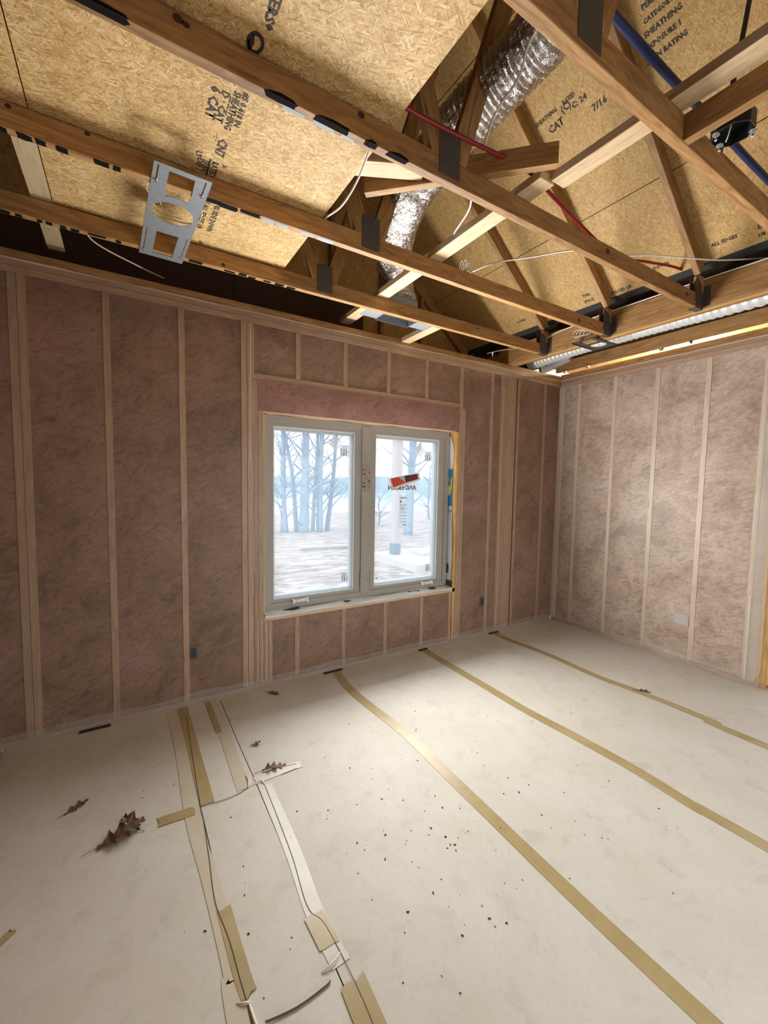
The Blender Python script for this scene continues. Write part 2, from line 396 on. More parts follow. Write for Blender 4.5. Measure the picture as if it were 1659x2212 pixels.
# short flat dark strips along the wall foot
FOOTDK = simple('foot_dark', (.025, .022, .02), .9)
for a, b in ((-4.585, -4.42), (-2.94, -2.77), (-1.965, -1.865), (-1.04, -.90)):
    box('wall_foot_strip', (a, b), (-.035, -.012), (.004, .016), FOOTDK, floor)

# ---- back wall (window wall) -------------------------------------
SHEATH = simple('sheathing', (.34, .22, .11), .8)
def wall_empty(name, loc): return thing(name, loc, None, None, kind='structure')
wb = wall_empty('wall_back', (-3.4, .06, 0))
WD = (.003, .14)                                            # stud depth behind the plastic
RX0, RX1, RZ0, RZ1 = -3.425, -1.548, .56, 2.106             # rough opening
for x, z in (((-6.5, RX0), (0, ZT)), ((RX1, .15), (0, ZT)), ((RX0, RX1), (0, RZ0)), ((RX0, RX1), (RZ1, ZT))):
    box('sheathing_panel', x, (.141, .16), z, SHEATH, wb, long='z')
def bstud(a, b, z0=.04, z1=2.725, m=STUD): return box('stud', (a, b), WD, (z0, z1), m, wb, long='z')
for a, b in ((-5.66, -5.62), (-5.23, -5.19), (-4.84, -4.801), (-4.799, -4.76), (-4.402, -4.364), (-3.985, -3.947), (-3.582, -3.543),
             (-3.540, -3.498), (-1.516, -1.476), (-1.100, -1.060), (-.274, -.236), (-.705, -.668)): bstud(a, b)
for k in range(6): bstud(-.955+k*.0385, -.955+k*.0385+.0372)
bstud(-3.495, -3.462, .04, 2.33); bstud(-3.460, -3.427, .04, 2.33); bstud(-3.424, -3.392, .04, .52); bstud(-3.389, -3.36, .04, .52)
bstud(-1.546, -1.519, .04, 2.10, YEL); bstud(-1.474, -1.437, .04, 2.33); bstud(-1.592, -1.556, .04, .52)
for a, b in ((-3.178, -3.139), (-2.773, -2.735), (-2.355, -2.318), (-1.938, -1.903)): bstud(a, b, 2.375, 2.725)
for a, b in ((-3.178, -3.141), (-2.765, -2.73), (-2.349, -2.311), (-1.942, -1.907)): bstud(a, b, .04, .52)
box('shim', (-3.4255, -3.3985), (.06, .14), (.56, 2.106), LUMP, wb, long='z')
box('header_plate', (-3.496, -1.519), WD, (2.333, 2.374), STUD, wb)
box('header', (-3.426, -1.519), (.003, .14), (2.107, 2.331), STUD, wb)
box('window_sill_plate', (-3.424, -1.519), (.003, .14), (.522, .558), LUMP, wb)
box('bottom_plate', (-6.5, -.001), WD, (.0, .039), STUD, wb)
for z0, z1, m, y0 in ((2.727, 2.764, STUD, .003), (2.766, 2.803, STUD, .003), (2.805, ZT, LUM, 0)): box('top_plate', (-6.5, .10), (y0, .14), (z0, z1), m, wb)
def batt(wall, a, b, z0, z1, axis, m, dep=.004):
    nu, nz = max(3, int((b-a)/.06)), max(3, int((z1-z0)/.07)); vs = []; fs = []
    for j in range(nz+1):
        for i in range(nu+1):
            u = a+(b-a)*i/nu; z = z0+(z1-z0)*j/nz
            e = min(1, 5*min(i/nu, 1-i/nu, j/nz*2, (1-j/nz)*2))
            d = dep+.003-e*.006*mn.noise(V((u*5, 3.1 if axis == 'x' else 9, z*4)))-.002*e
            vs.append((u, d, z) if axis == 'x' else (d, u, z))
    n = len(vs)
    for j in range(nz):
        for i in range(nu):
            p = j*(nu+1)+i; q = (p, p+1, p+nu+2, p+nu+1)
            fs.append(q if axis == 'x' else q[::-1])
    # rim going back into the cavity
    for (i0, j0, i1, j1) in ((0, 0, nu, 0), (nu, 0, nu, nz), (nu, nz, 0, nz), (0, nz, 0, 0)):
        A = V(vs[j0*(nu+1)+i0]); B = V(vs[j1*(nu+1)+i1]); k = len(vs); o = V((0, .1, 0)) if axis == 'x' else V((.1, 0, 0))
        vs += [A, B, B+o, A+o]; fs.append((k, k+3, k+2, k+1) if axis == 'x' else (k, k+1, k+2, k+3))
    o = mesh('insulation_batt', vs, fs, m, wall, True)
    return o
zb0, zb1 = .04, 2.726
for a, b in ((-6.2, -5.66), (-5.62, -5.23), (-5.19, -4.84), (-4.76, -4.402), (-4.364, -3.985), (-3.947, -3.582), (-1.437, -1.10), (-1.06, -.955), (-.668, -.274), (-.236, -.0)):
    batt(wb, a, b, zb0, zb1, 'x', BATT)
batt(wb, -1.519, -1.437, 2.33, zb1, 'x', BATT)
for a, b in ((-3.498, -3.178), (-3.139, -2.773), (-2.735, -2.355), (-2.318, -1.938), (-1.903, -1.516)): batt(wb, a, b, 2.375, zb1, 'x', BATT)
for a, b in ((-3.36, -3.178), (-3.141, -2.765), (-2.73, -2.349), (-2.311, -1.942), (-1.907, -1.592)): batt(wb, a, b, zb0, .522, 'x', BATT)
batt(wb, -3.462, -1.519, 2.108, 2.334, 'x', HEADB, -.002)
def ribbon(name, pts_a, pts_b, m, parent):
    vs = [V(p) for p in pts_a]+[V(p) for p in pts_b]; n = len(pts_a)
    return mesh(name, vs, [(i, i+1, n+i+1, n+i) for i in range(n-1)], m, parent, True)
xs = [-6.4+i*.1 for i in range(65)]
ribbon('plastic_sheet_hem', [(x, -.004-.004*math.sin(x*7), .085+.02*mn.noise(V((x*3, 0, 0)))) for x in xs], [(x, -.014-.008*abs(math.sin(x*5)), .009) for x in xs], FILM, wb)
ribbon('plastic_sheet_edge', [(x, -.003, 2.803+.002*math.sin(x*9)) for x in xs], [(x, -.004, 2.796+.002*math.sin(x*7)) for x in xs], FILMW, wb)
for k, (a, b, z0, z1) in enumerate(((-3.524, -3.519, 1.75, 2.72), (-3.478, -3.474, .08, .55), (-3.445, -3.442, .08, .55), (-3.41, -3.407, .08, .5), (-3.50, -3.497, .9, 2.7), (-.93, -.926, .1, 2.6))):
    ribbon('plastic_crease', [(a+.004*math.sin(z*3), -.0035, z) for z in [z0+(z1-z0)*i/10 for i in range(11)]], [(b+.004*math.sin(z*3), -.004, z) for z in [z0+(z1-z0)*i/10 for i in range(11)]], FILMW, wb)

# ---- right wall ----------------------------------------------------
wr = wall_empty('wall_right', (.06, -1, 0))
box('sheathing_panel', (.102, .12), (-2.05, .14), (0, ZT), SHEATH, wr, long='z')
RD = (.003, .10)
for a, b in ((-.06, -.003), (-.001, .139), (-.264, -.226), (-.662, -.626), (-1.069, -1.031), (-1.480, -1.440), (-1.868, -1.832)):
    box('stud', RD, (a, b), (.04, 2.725), STUDR, wr, long='z')
box('stud', RD, (-1.99, -1.93), (.04, 2.725), YEL, wr, long='z'); box('stud', (.003, .10), (-2.03, -1.992), (.0, 2.1), YEL, wr, long='z')
box('bottom_plate', RD, (-2.03, -.003), (0, .039), STUD, wr)
for z0, z1, m in ((2.727, 2.764, STUD), (2.766, 2.803, STUD), (2.805, 2.862, LUM)): box('top_plate', (.001 if m is STUD else -.002, .10), (-5.9, -.003), (z0, z1), m, wr)
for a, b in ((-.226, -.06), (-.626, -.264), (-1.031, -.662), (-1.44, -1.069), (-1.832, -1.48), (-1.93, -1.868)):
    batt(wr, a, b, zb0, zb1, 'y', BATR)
ys = [-1.955*i/30 for i in range(31)]
ribbon('plastic_sheet_hem', [(-.004, y, .08+.015*mn.noise(V((0, y*4, 0)))) for y in ys], [(-.02-.01*abs(math.sin(y*6)), y, .009) for y in ys], FILM, wr)
ribbon('plastic_sheet_edge', [(-.005, y, 2.804) for y in ys], [(-.006, y, 2.797) for y in ys], FILMW, wr)
zs = [.03+i*.1 for i in range(28)]
def edge_y(z): return -1.955+.06*max(0, .1-z)*8+.04*min(0, 0)-(.02*(z-1.2) if z > 1.2 else .0)-.004*math.sin(z*4)
ribbon('plastic_sheet_flap', [(-.004, -1.845, z) for z in zs], [(-.007-.003*math.sin(z*3), edge_y(z), z) for z in zs], FILMF, wr)
ribbon('plastic_crease', [(-.010, -1.862, z) for z in zs[:8]], [(-.010, -1.858, z) for z in zs[:8]], FILMW, wr)
zs = [.05+i*.15 for i in range(19)]
ribbon('plastic_crease', [(-.012, -.012-.012*math.sin(z*2.2), z) for z in zs], [(-.004, -.055-.01*math.sin(z*2.2), z) for z in zs], FILM, wr)

# ---- the rest of the shell (out of the frame) ------------------------
PLAIN = simple('bare_wall', (.17, .105, .075), .8)
tag(box('wall_left', (-5.12, -5.02), (-6, -.003), (0, ZT), PLAIN, long='z'), kind='structure')
wf = wall_empty('wall_front', (-3.3, -4.0, 0))
for x, z in (((-5.0, -3.55), (0, ZT)), ((-1.05, -.001), (0, ZT)), ((-3.55, -1.05), (2.06, ZT))): box('wall_panel', x, (-4.06, -3.96), z, PLAIN, wf, long='z')
box('wall_panel', (.003, .10), (-4.05, -3.0), (0, 2.72), PLAIN, wr, long='z'); box('door_header', (.003, .10), (-3.0, -2.03), (2.1, 2.72), PLAIN, wr)

# ---- attic deck seen from below --------------------------------------
ceil = thing('ceiling', (-4.0, -2, ZC), None, None, kind='structure')
ZD = ZC+.004
YS = [-.478, -2.30, -4.75, -5.9]
for a, b in ((-4.573, -3.428),):
    for y1, y0 in zip(YS, YS[1:]): box('osb_panel', (a, b), (y0+.001, y1-.001), (ZD, ZD+.0111), OSB, ceil, long='y')
box('plywood_panel', (-4.658, -4.578), (-1.05, .06), (ZD, ZD+.0111), PLY, ceil, long='y')
box('osb_panel', (-5.80, -4.578), (-5.9, -1.052), (ZD, ZD+.0111), OSB, ceil, long='y')
TZ = ZD-.0008; YD, XD = (0, 1, 0), (1, 0, 0)
def dtext(s, size, x, y, sx=1.0): text(s, size, (x, y, TZ), YD, XD, INK, ceil, sx=sx)
dtext('#S 0.418 IN', .030, -3.930, -1.575, 1.12); dtext('SHEATHING', .034, -3.958, -1.565, 1.0)
dtext('D \u00b7 CAT', .036, -3.993, -1.545, 1.15); dtext('6 CAT', .046, -4.028, -1.545, 1.15)
dtext('\u2014 \u2014 \u2014', .03, -3.972, -1.53, .8)
dtext('CN7', .050, -3.965, -1.325, 1.0); dtext('\u00b7 : \u00b7', .03, -3.985, -1.34); dtext('LT', .03, -4.03, -1.21); dtext('RATED', .036, -3.965, -1.185, .9)
dtext('SPAN', .03, -3.997, -1.175, 1.1); dtext('EXP 1', .03, -4.02, -1.175, 1.1); box('printed_bar', (-3.978, -3.970), (-1.19, -1.08), (TZ, TZ+.0006), INK, ceil); dtext('IS', .022, -3.925, -1.185)
dtext('THIS SIDE DOWN', .036, -3.906, -.925, 1.0); dtext('SPACE ALL EDGES 1/8', .036, -3.955, -.98, .98); dtext('| EL \u00b7 /', .034, -3.985, -.93); dtext('- N', .034, -3.925, -.53, .8)
dtext('ITERS', .040, -3.935, -1.945, 1.1); dtext('\u2022', .07, -3.94, -1.84)
for j in range(1):
    ring = [(.026*math.cos(a), .038*math.sin(a)) for a in [i*math.pi/10 for i in range(20)]]
    vs = [(-3.940+x, -1.760+y, TZ) for x, y in ring]+[(-3.940+x*.62, -1.760+y*.62, TZ) for x, y in ring]
    mesh('printed_emblem', vs, [(i, (i+1) % 20, 20+(i+1) % 20, 20+i) for i in range(20)], INK, ceil)
    prism('printed_emblem', [(-.008, -.02), (-.002, .006), (-.008, .042), (-.022, .010)], 0, .0006, INK, ceil, ((-3.940, -1.765, TZ), (1, 0, 0), (0, 1, 0)))

# ---- roof ------------------------------------------------------------
roof = thing('roof', (-4.3, -2.5, 5.9), None, None, kind='structure')
K = .833; NL = math.hypot(1, K); SD = V((-1, 0, K))/NL; NR = V((K, 0, 1))/NL      # up-slope direction and outward normal (right side)
def rz(x): return 3.188+K*(-.95-x)                           # underside of the roof boards
XR = -4.3; RY0, RY1 = -6.0, .70
DKF = simple('roofing_felt', (.03, .03, .03), .9)
rows = [-.885, -1.385, -2.325, -3.265, -4.3]
cuts = [RY1, .1, -1.715, -4.155, RY0]
for ri, (xa, xb) in enumerate(zip(rows, rows[1:])):
    cs = cuts if ri % 2 else [RY1, -.455, -2.935, RY0]
    for ya, yb in zip(cs, cs[1:]):
        L = (xa-xb)*NL; cx = (xa+xb)/2; c = V((cx, (ya+yb)/2, rz(cx)))+NR*.0058
        obox('osb_panel', c, (0, -1, 0), NR, (ya-yb-.003, L-.005, .011), OSBR, roof)
NLf = V((-K, 0, 1))/NL
for xa, xb in ((-4.3, -5.24), (-5.24, -6.18), (-6.18, -7.2)):
    cx = (xa+xb)/2; z = rz(XR)-K*(XR-cx); obox('osb_panel', V((cx, (RY0+RY1)/2, z))+NLf*.0058, (0, -1, 0), NLf, (RY1-RY0, (xa-xb)*NL-.004, .011), OSBR, roof)
for sd, nn, x0, x1 in ((1, NR, -.86, XR), (-1, NLf, XR, -7.25)):
    cx = (x0+x1)/2; zz = rz(cx) if sd > 0 else rz(XR)-K*(XR-cx)
    obox('roofing_felt', V((cx, (RY0+RY1)/2, zz))+nn*.018, (0, -1, 0), nn, (RY1-RY0+.1, abs(x1-x0)*NL+.05, .008), DKF, roof)
box('eave_board', (-.90, .32), (RY0, RY1), (3.19, 3.205), OSBR, roof, long='y')
DK = simple('eave_dark', (.10, .065, .04), .9)
box('eave_light_blocker', (-.028, -.012), (RY0, RY1), (2.999, 3.19), DK, roof, long='y')  # dark panel added to block light spilling through the slot
box('eave_light_blocker', (-.735, -.715), (RY0, RY1), (3.04, 3.19), DK, roof, long='y')
mesh('gable_panel', [(-7.2, .66, 2.85), (.3, .66, 2.85), (.3, .66, 3.19), (-.9, .66, 3.19), (XR, .66, rz(XR)), (-7.2, .66, rz(XR)-K*2.9)], [(0, 1, 2, 3, 4, 5)], OSBR, roof)
mesh('gable_panel', [(-7.2, -5.98, 2.85), (.3, -5.98, 2.85), (.3, -5.98, 3.19), (-.9, -5.98, 3.19), (XR, -5.98, rz(XR)), (-7.2, -5.98, rz(XR)-K*2.9)], [(5, 4, 3, 2, 1, 0)], OSBR, roof)
box('porch_ceiling', (-7.2, .3), (.145, .70), (2.85, 2.862), OSBR, roof, long='x')
ATTICDK = simple('attic_shade_brown', (.06, .032, .024), .9)  # for boards added to darken the attic, its shade put into the colour
for a, b in zip((-7.2, -4.75, -3.5, -2.28, -1.06), (-4.75, -3.5, -2.28, -1.06, .3)): box('attic_shade_panel', (a+.002, b-.002), (.585, .598), (2.863, 3.39 if b < -1.2 else 3.0), ATTICDK, roof, long='x')
box('attic_shade_panel', (-5.45, -5.43), (RY0, .58), (2.86, 4.9), ATTICDK, roof, long='y')
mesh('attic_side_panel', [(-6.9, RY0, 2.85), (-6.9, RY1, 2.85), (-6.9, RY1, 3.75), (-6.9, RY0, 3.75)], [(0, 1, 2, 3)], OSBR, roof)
for x in (-1.55, -2.05, -2.6, -3.2, -3.8, -4.4):
    box('gable_stud', (x-.019, x+.019), (.60, .655), (2.863, rz(x)-.11), LUM, roof, long='z')
beam('gable_chord', V((-.9, .62, rz(-.9)-.055)), V((XR, .62, rz(XR)-.055)), .038, .085, LUM, roof)
def rtext(s, size, x, y, sx=1.0):
    text(s, size, V((x, y, rz(x)))-NR*.0012, (0, -1, 0), SD, INK, roof, sx=sx)
rtext('SHEATHING', .034, -1.905, -1.12, .85); rtext('RATED', .034, -1.905, -1.32, .8); rtext('7/16', .050, -1.80, -1.46, 1.0); rtext('CAT', .06, -1.84, -1.18, .9); rtext('C: 24', .044, -1.865, -1.36, 1)
rtext('(C)', .055, -1.88, -1.295, .9)
for i, (s, z) in enumerate((('PERFORMANCE', .034), ('CATEGORY 7/16', .03), ('SHEATHING', .036), ('EXPOSURE 1', .034), ('SPAN RATING', .034))): rtext(s, z, -1.98+i*.042, -1.83+.012*i, .9)
for i, (s, z) in enumerate((('RATED SHEATHING', .036), ('EXPOSURE 1', .032), ('CATEGORY 7/16', .034), ('PANEL', .036))): rtext(s, z, -2.06+i*.045, -.50+.02*i, .9)
for y, s1, s2 in ((-.16, 'DOWN', ''), (-.86, 'THIS', 'SPACE'), (-1.42, 'DOWN', '1/8'), (-2.02, 'EDGES SIDE DOWN', '1/8')):
    rtext(s1, .034, -.955, y-.02, .9)
    if s2: rtext(s2, .034, -.915, y-.01, .9)
rtext('SPACED 1/8', .034, -.905, -1.10, .9); rtext('ALL EDGES', .034, -.955, -1.80, .85); rtext('CAT.', .036, -.935, -.40, 1)

# ================================================================ TRUSSES
YT = [-2.326, -1.716, -1.070, -.456]
wh = ['nearest of four, crossing the top right corner above the fan box', 'second from the camera, running under the red pipe',
      'third from the camera, carrying one end of the grey light plate', 'fourth, running closest to the window wall']
def truss(y, label):
    t = thing('roof_truss', (-3.4, y, ZB), label, 'roof truss', 'wooden roof trusses')
    bc = beam('bottom_chord', (-6.85, y, (ZB+ZC)/2), (-.868, y, (ZB+ZC)/2), .038, ZC-ZB, LUM, t)
    o = V((0, y, 0)); dz = .058
    def tc(x): return V((x, y, rz(x)-dz))
    beam('top_chord', tc(-.90), tc(XR), .038, .086, LUM, t)
    zr = rz(XR)-dz; beam('top_chord', (XR-.02, y, zr), (-6.85, y, zr-K*2.53), .038, .086, LUM, t)
    J = V((-3.15, y, ZC)); A = V((-2.60, y, rz(-2.6)-.10)); B = V((XR+.06, y, rz(XR)-.20))
    beam('web', J+(A-J).normalized()*.01+V((.045, 0, 0)), A, .038, .086, LUM, t); beam('web', J+V((-.045, 0, .0)), B, .038, .086, LUM, t)
    for s in (-1, 1): box('gusset_plate', (J.x-.055, J.x+.055), (y+s*.0195, y+s*.0212), (ZB+.02, ZC+.10), PLATEM, t)
    for s in (-1, 1): prism('gusset_plate', [(-.055, -.045), (.03, -.045), (.03, .075), (-.055, .12)], 0, .0014, PLATEM, t, ((-.93, y+s*.0196-(.0014 if s > 0 else 0)*0, ZC-.01), (1, 0, 0), (0, 0, 1)))
    box('heel_block', (-.935, -.872), (y-.0188, y+.0188), (ZC, rz(-.9)-.10), LUM, t)
    return t
trs = [truss(y, f'brown 2x4 roof truss {l}') for y, l in zip(YT, wh)]
# small knots already in the grain; black and grey paint dabs on the undersides
def dab(t, x0, x1, y0, y1, m, name='paint_mark'):
    L = x1-x0; H = y1-y0; j = lambda q: random.uniform(-q, q); lo, hi = t.location.y-.019, t.location.y+.019
    pts = [(x0+j(.1)*L, y0+j(.05)*H), (x0+L*.5, y0+j(.06)*H), (x1+j(.1)*L, y0+j(.08)*H+.06*H), (x1+j(.06)*L, y0+H*.5), (x1+j(.08)*L, y1-abs(j(.12))*H), (x0+L*.5, y1+j(.06)*H), (x0+j(.08)*L, y1-abs(j(.1))*H), (x0+j(.06)*L, y0+H*.5)]
    pts = [(p[0], min(hi, max(lo, p[1]))) for p in pts]
    prism(name, pts, -.0006, 0, m, t, ((0, 0, ZB), (1, 0, 0), (0, 1, 0)))
def faced(t, x0, x1, h, m=BLACK):
    y = t.location.y-.0192
    prism('paint_mark', [(x0, 0), (x1, 0), (x1-.01, h*.7), ((x0+x1)/2, h), (x0+.015, h*.5)], 0, .0006, m, t, ((0, y, ZB), (1, 0, 0), (0, 0, 1)))
y = YT[1]
for a, b in ((-4.42, -4.27), (-3.90, -3.80), (-3.73, -3.60), (-3.54, -3.49), (-3.44, -3.35)): dab(trs[1], a, b, y-.019, y+.004, BLACK); faced(trs[1], a, b, .012)
for a, b in ((-3.84, -3.76), (-3.73, -3.65), (-3.625, -3.575)): dab(trs[1], a, b, y+.004, y+.019, GREYP)
y = YT[2]
for a, b in ((-4.66, -4.64), (-4.61, -4.57), (-4.56, -4.53), (-4.5, -4.465), (-4.38, -4.335), (-4.32, -4.295)): dab(trs[2], a, b, y-.017, y+.017, BLACK)
for a, b, c, d in ((-4.0, -3.92, -.019, .012), (-3.92, -3.84, -.015, .019), (-3.83, -3.74, -.019, .008)): dab(trs[2], a, b, y+c, y+d, BLACK)
for a, b in ((-3.73, -3.67), (-3.66, -3.60), (-3.54, -3.47), (-3.45, -3.36)): dab(trs[2], a, b, y-.012, y+.019, GREYP)
y = YT[3]
for a, b in ((-4.78, -4.74), (-4.72, -4.695), (-4.64, -4.62), (-4.605, -4.58), (-4.55, -4.525), (-4.51, -4.475), (-4.32, -4.295)): dab(trs[3], a, b, y-.016, y+.016, BLACK)
for a, b, c, d in ((-4.44, -4.36, -.016, .004), (-3.97, -3.90, -.019, .01), (-3.78, -3.72, -.01, .012), (-3.70, -3.655, -.019, .012), (-3.64, -3.60, -.01, .019), (-3.55, -3.505, -.01, .01), (-3.48, -3.42, -.015, .015), (-3.40, -3.345, -.012, .015)): dab(trs[3], a, b, y+c, y+d, BLACK)
KNOT = simple('knot', (.045, .018, .008), .7)
def knot(t, x, z, r=.012):
    prism('knot', [(r*1.2*math.cos(a), r*math.sin(a)) for a in [i*math.pi/5 for i in range(10)]], 0, .0006, KNOT, t, ((x, t.location.y-.0192, z), (1, 0, 0), (0, 0, 1)))
knot(trs[1], -2.02, 2.885, .014); knot(trs[1], -1.1, 2.88); knot(trs[1], -4.15, 2.90, .012); knot(trs[1], -4.13, 2.895, .009); knot(trs[1], -3.56, 2.905)
knot(trs[2], -1.30, 2.87, .013); knot(trs[3], -3.79, 2.85, .01); knot(trs[2], -4.63, 2.905, .008); knot(trs[2], -4.4, 2.91, .008)

# girder, hangers, right-hand truss over the wall
g = thing('girder_beam', (-.80, -2.2, 2.845), 'thick yellow built-up girder beam carrying the truss ends near the right wall', 'beam')
for k in range(3): box('girder_ply', (-.868+k*.041, -.868+k*.041+.0395), (-5.9, .135), (2.845, 3.028), YEL if k == 1 else LUM, g, .002)
for i, y in enumerate(YT):
    h = thing('joist_hanger', (-.868, y, ZB), ['dark metal hanger under the truss end nearest the camera', 'dark metal hanger at the girder below the red pipe', 'dark metal hanger at the girder beside the small dark light plate', 'dark metal hanger at the girder nearest the window wall'][i], 'hanger', 'joist hangers on the girder')
    for s in (-1, 1):
        a = y+s*.0222; box('side_flange', (-.965, -.870), (a-.0008, a+.0008), (ZB-.002, ZC+.02), PLATEM, h)
        box('face_flange', (-.8705, -.869), (a if s > 0 else a-.04, a+.04 if s > 0 else a), (2.846, ZC+.06), PLATEM, h)
    box('seat', (-.965, -.870), (y-.022, y+.022), (ZB-.003, ZB-.0012), PLATEM, h)
rtm = thing('edge_truss', (-.05, -2.2, 2.884), 'long dark edge truss raised on blocks above the right wall', 'roof truss')
box('bottom_chord', (-.069, -.031), (-5.9, .02), (2.884, 2.998), LUM, rtm, .002)
box('block', (-.066, -.034), (-.375, -.345), (2.8625, 2.8835), YEL, rtm); box('block', (-.066, -.034), (-1.10, -1.075), (2.8625, 2.8835), YEL, rtm)
box('block', (-.066, -.034), (-1.335, -1.325), (2.8625, 2.8835), DARKM, rtm); box('block', (-.066, -.034), (-.10, -.075), (2.8625, 2.8835), YEL, rtm)
box('block', (-.066, -.034), (-3.6, -3.5), (2.8625, 2.8835), YEL, rtm)
# board added beyond that gap to catch the warm fill light
sr_ = thing('added_gap_board', (1.6, -2, 3.19), None, None, kind='structure'); sr_.name = 'added_board_1'
sr_['label'] = 'added lit board seen through the gap above the right wall'
box('osb_panel', (.33, 3.2), (-5.9, .7), (3.20, 3.215), OSB, sr_, long='y')  # panel added to catch the warm fill light

# braces lying over the chords
def board(name, label, p0, p1, wy, wz, m, group='loose bracing boards'):
    p0, p1 = V(p0), V(p1); t = thing(name, ((p0+p1)/2)-V((0, 0, wz/2)), label, 'board', group)
    beam('plank', p0, p1, wy, wz, m, t, bev=.0015); return t
z = ZC+.001+.019
board('brace_board', 'pale flat brace board crossing the chords from the window wall toward the camera', (-2.705, .135, z), (-2.705, -1.865, z), .092, .037, LUMP)
board('brace_board', 'pale flat brace board continuing past the nearest truss at top right', (-2.650, -1.875, z), (-2.625, -3.3, z), .085, .037, LUMP)
board('brace_board', 'dark diagonal brace board standing on edge behind the red pipe', (-3.33, -1.350, ZC+.046), (-2.745, -1.945, ZC+.046), .037, .088, LUM)
board('brace_board', 'short pale board lying across the attic beside the deck edge', (-3.60, -1.375, ZD+.0115+.02), (-3.175, -1.590, ZD+.0115+.02), .092, .037, LUMP)
bb = thing('blocking_board', (-2.17, -.22, ZB), 'short pale blocking between the last truss and the window wall', 'board', 'loose bracing boards'); box('plank', (-2.216, -2.128), (-.436, -.001), (ZB, ZB+.037), LUMP, bb, .0015)
fb = thing('fan_block', (-2.567, -2.65, ZB), 'brown block on edge joining the nearest truss, carrying the black box', 'board'); box('plank', (-2.586, -2.549), (-2.95, -2.3455), (ZB, ZC), LUM, fb, .0015)
nt = truss(-2.97, 'brown roof truss directly overhead, holding the near end of the fan block')

# ================================================================ SERVICES
# fan box
bx = thing('fan_outlet_box', (-2.498, -2.455, ZB-.006), 'black octagonal outlet box with screws on the block at top right', 'junction box')
oc = [(.062*math.cos(math.pi/8+i*math.pi/4), .062*math.sin(math.pi/8+i*math.pi/4)) for i in range(8)]
vs = [(-2.486+x, -2.455+y, zz) for zz in (ZB-.008, ZB+.045) for x, y in oc]+[(-2.486+.94*x, -2.455+.94*y, zz) for zz in (ZB-.008, ZB+.040) for x, y in oc]
fs = [tuple(range(8, 16))]+[(i, (i+1) % 8, 8+(i+1) % 8, 8+i) for i in range(8)]+[(16+i, 24+i, 24+(i+1) % 8, 16+(i+1) % 8) for i in range(8)]+[tuple(range(24, 32))[::-1]]+[(i, 16+i, 16+(i+1) % 8, (i+1) % 8) for i in range(8)]
mesh('box_shell', vs, fs, BLKP, bx)
for x, y in ((-2.535, -2.425), (-2.450, -2.500), (-2.47, -2.412)):
    b_ = prism('screw_tab', [(.014*math.cos(a), .011*math.sin(a)) for a in [i*math.pi/4 for i in range(8)]], -.002, 0, GALV, bx, ((x, y, ZB-.009), (1, 0, 0), (0, 1, 0)))
    tube('screw', [(x, y, ZB-.011), (x+.002, y, ZB-.030)], .0035, STEEL, bx, 6, 0)
tube('wire_lead', [(-2.486, -2.45, ZB+.03), (-2.48, -2.44, ZB), (-2.47, -2.43, ZB-.01)], .002, WHITE, bx, 5, 4)
# recessed light plate: slotted frame with a round hole
lp = thing('light_mounting_plate', (-4.09, -.80, ZB-.004), 'grey metal light mounting plate with round hole screwed under two trusses at left', 'mounting plate')
def plate_geo(hw, hl, holes, n=28):
    """flat plate with holes built by bmesh boolean-free triangulation"""
    bm = bmesh.new()
    def loop(pts):
        vv = [bm.verts.new((x, y, 0)) for x, y in pts]; return [bm.edges.new((vv[i], vv[(i+1) % len(vv)])) for i in range(len(vv))]
    ed = loop([(-hw, -hl), (hw, -hl), (hw, hl), (-hw, hl)])
    for h in holes: ed += loop(h)
    bmesh.ops.triangle_fill(bm, use_beauty=True, edges=ed, normal=(0, 0, -1))
    r = bmesh.ops.extrude_face_region(bm, geom=list(bm.faces)); bmesh.ops.translate(bm, verts=[e for e in r['geom'] if isinstance(e, bmesh.types.BMVert)], vec=(0, 0, .0016))
    bmesh.ops.recalc_face_normals(bm, faces=list(bm.faces))
    me = bpy.data.meshes.new('plate'); bm.to_mesh(me); bm.free(); return me
def rect(x0, x1, y0, y1): return [(x0, y0), (x1, y0), (x1, y1), (x0, y1)]
def circ(cx, cy, r, n=32): return [(cx+r*math.cos(2*math.pi*i/n), cy+r*math.sin(2*math.pi*i/n)) for i in range(n)]
up_hole = [(-.050, -.370), (.046, -.370), (.050, -.255)]+[(.0+.112*math.sin(a), -.070-.135*math.cos(a)) for a in [.40-i*.8/8 for i in range(9)]]+[(-.050, -.245)]
holes = [up_hole, circ(0, -.070, .088), rect(-.048, .050, .118, .355), rect(.082, .088, -.385, -.29), rect(-.093, -.087, -.385, -.29), rect(.088, .092, .10, .32), rect(-.092, -.088, .11, .36)]
pm = plate_geo(.107, .40, holes)
rot = Matrix.Rotation(math.radians(2.2), 4, 'Z'); pw = Matrix.Translation(V((-4.092, -.805, ZB-.0034))) @ rot
link('plate', pm, GALV, lp, pw)
for s in (-1, 1):
    c = pw @ V((s*.106, 0, .004)); obox('rolled_edge', c, rot @ V((0, 1, 0)), (0, 0, 1), (.80, .002, .009), GALV, lp)
for x, y in ((-.090, -.285), (.085, -.285), (-.09, .345), (.09, .335)):
    c = pw @ V((x, y, -.003)); prism('screw', circ(0, 0, .0055, 8), -.004, .002, STEEL, lp, (c, (1, 0, 0), (0, 1, 0)))
mp2 = thing('light_mounting_plate', (-.775, -.89, 2.84), 'small dark metal light plate under the girder near the room corner', 'mounting plate')
pm2 = plate_geo(.10, .175, [circ(0, -.055, .062, 24), rect(-.055, .055, .035, .135)])
link('plate', pm2, PLATEM, mp2, Matrix.Translation(V((-.775, -.89, 2.8415))) @ Matrix.Rotation(math.radians(88), 4, 'Z'))
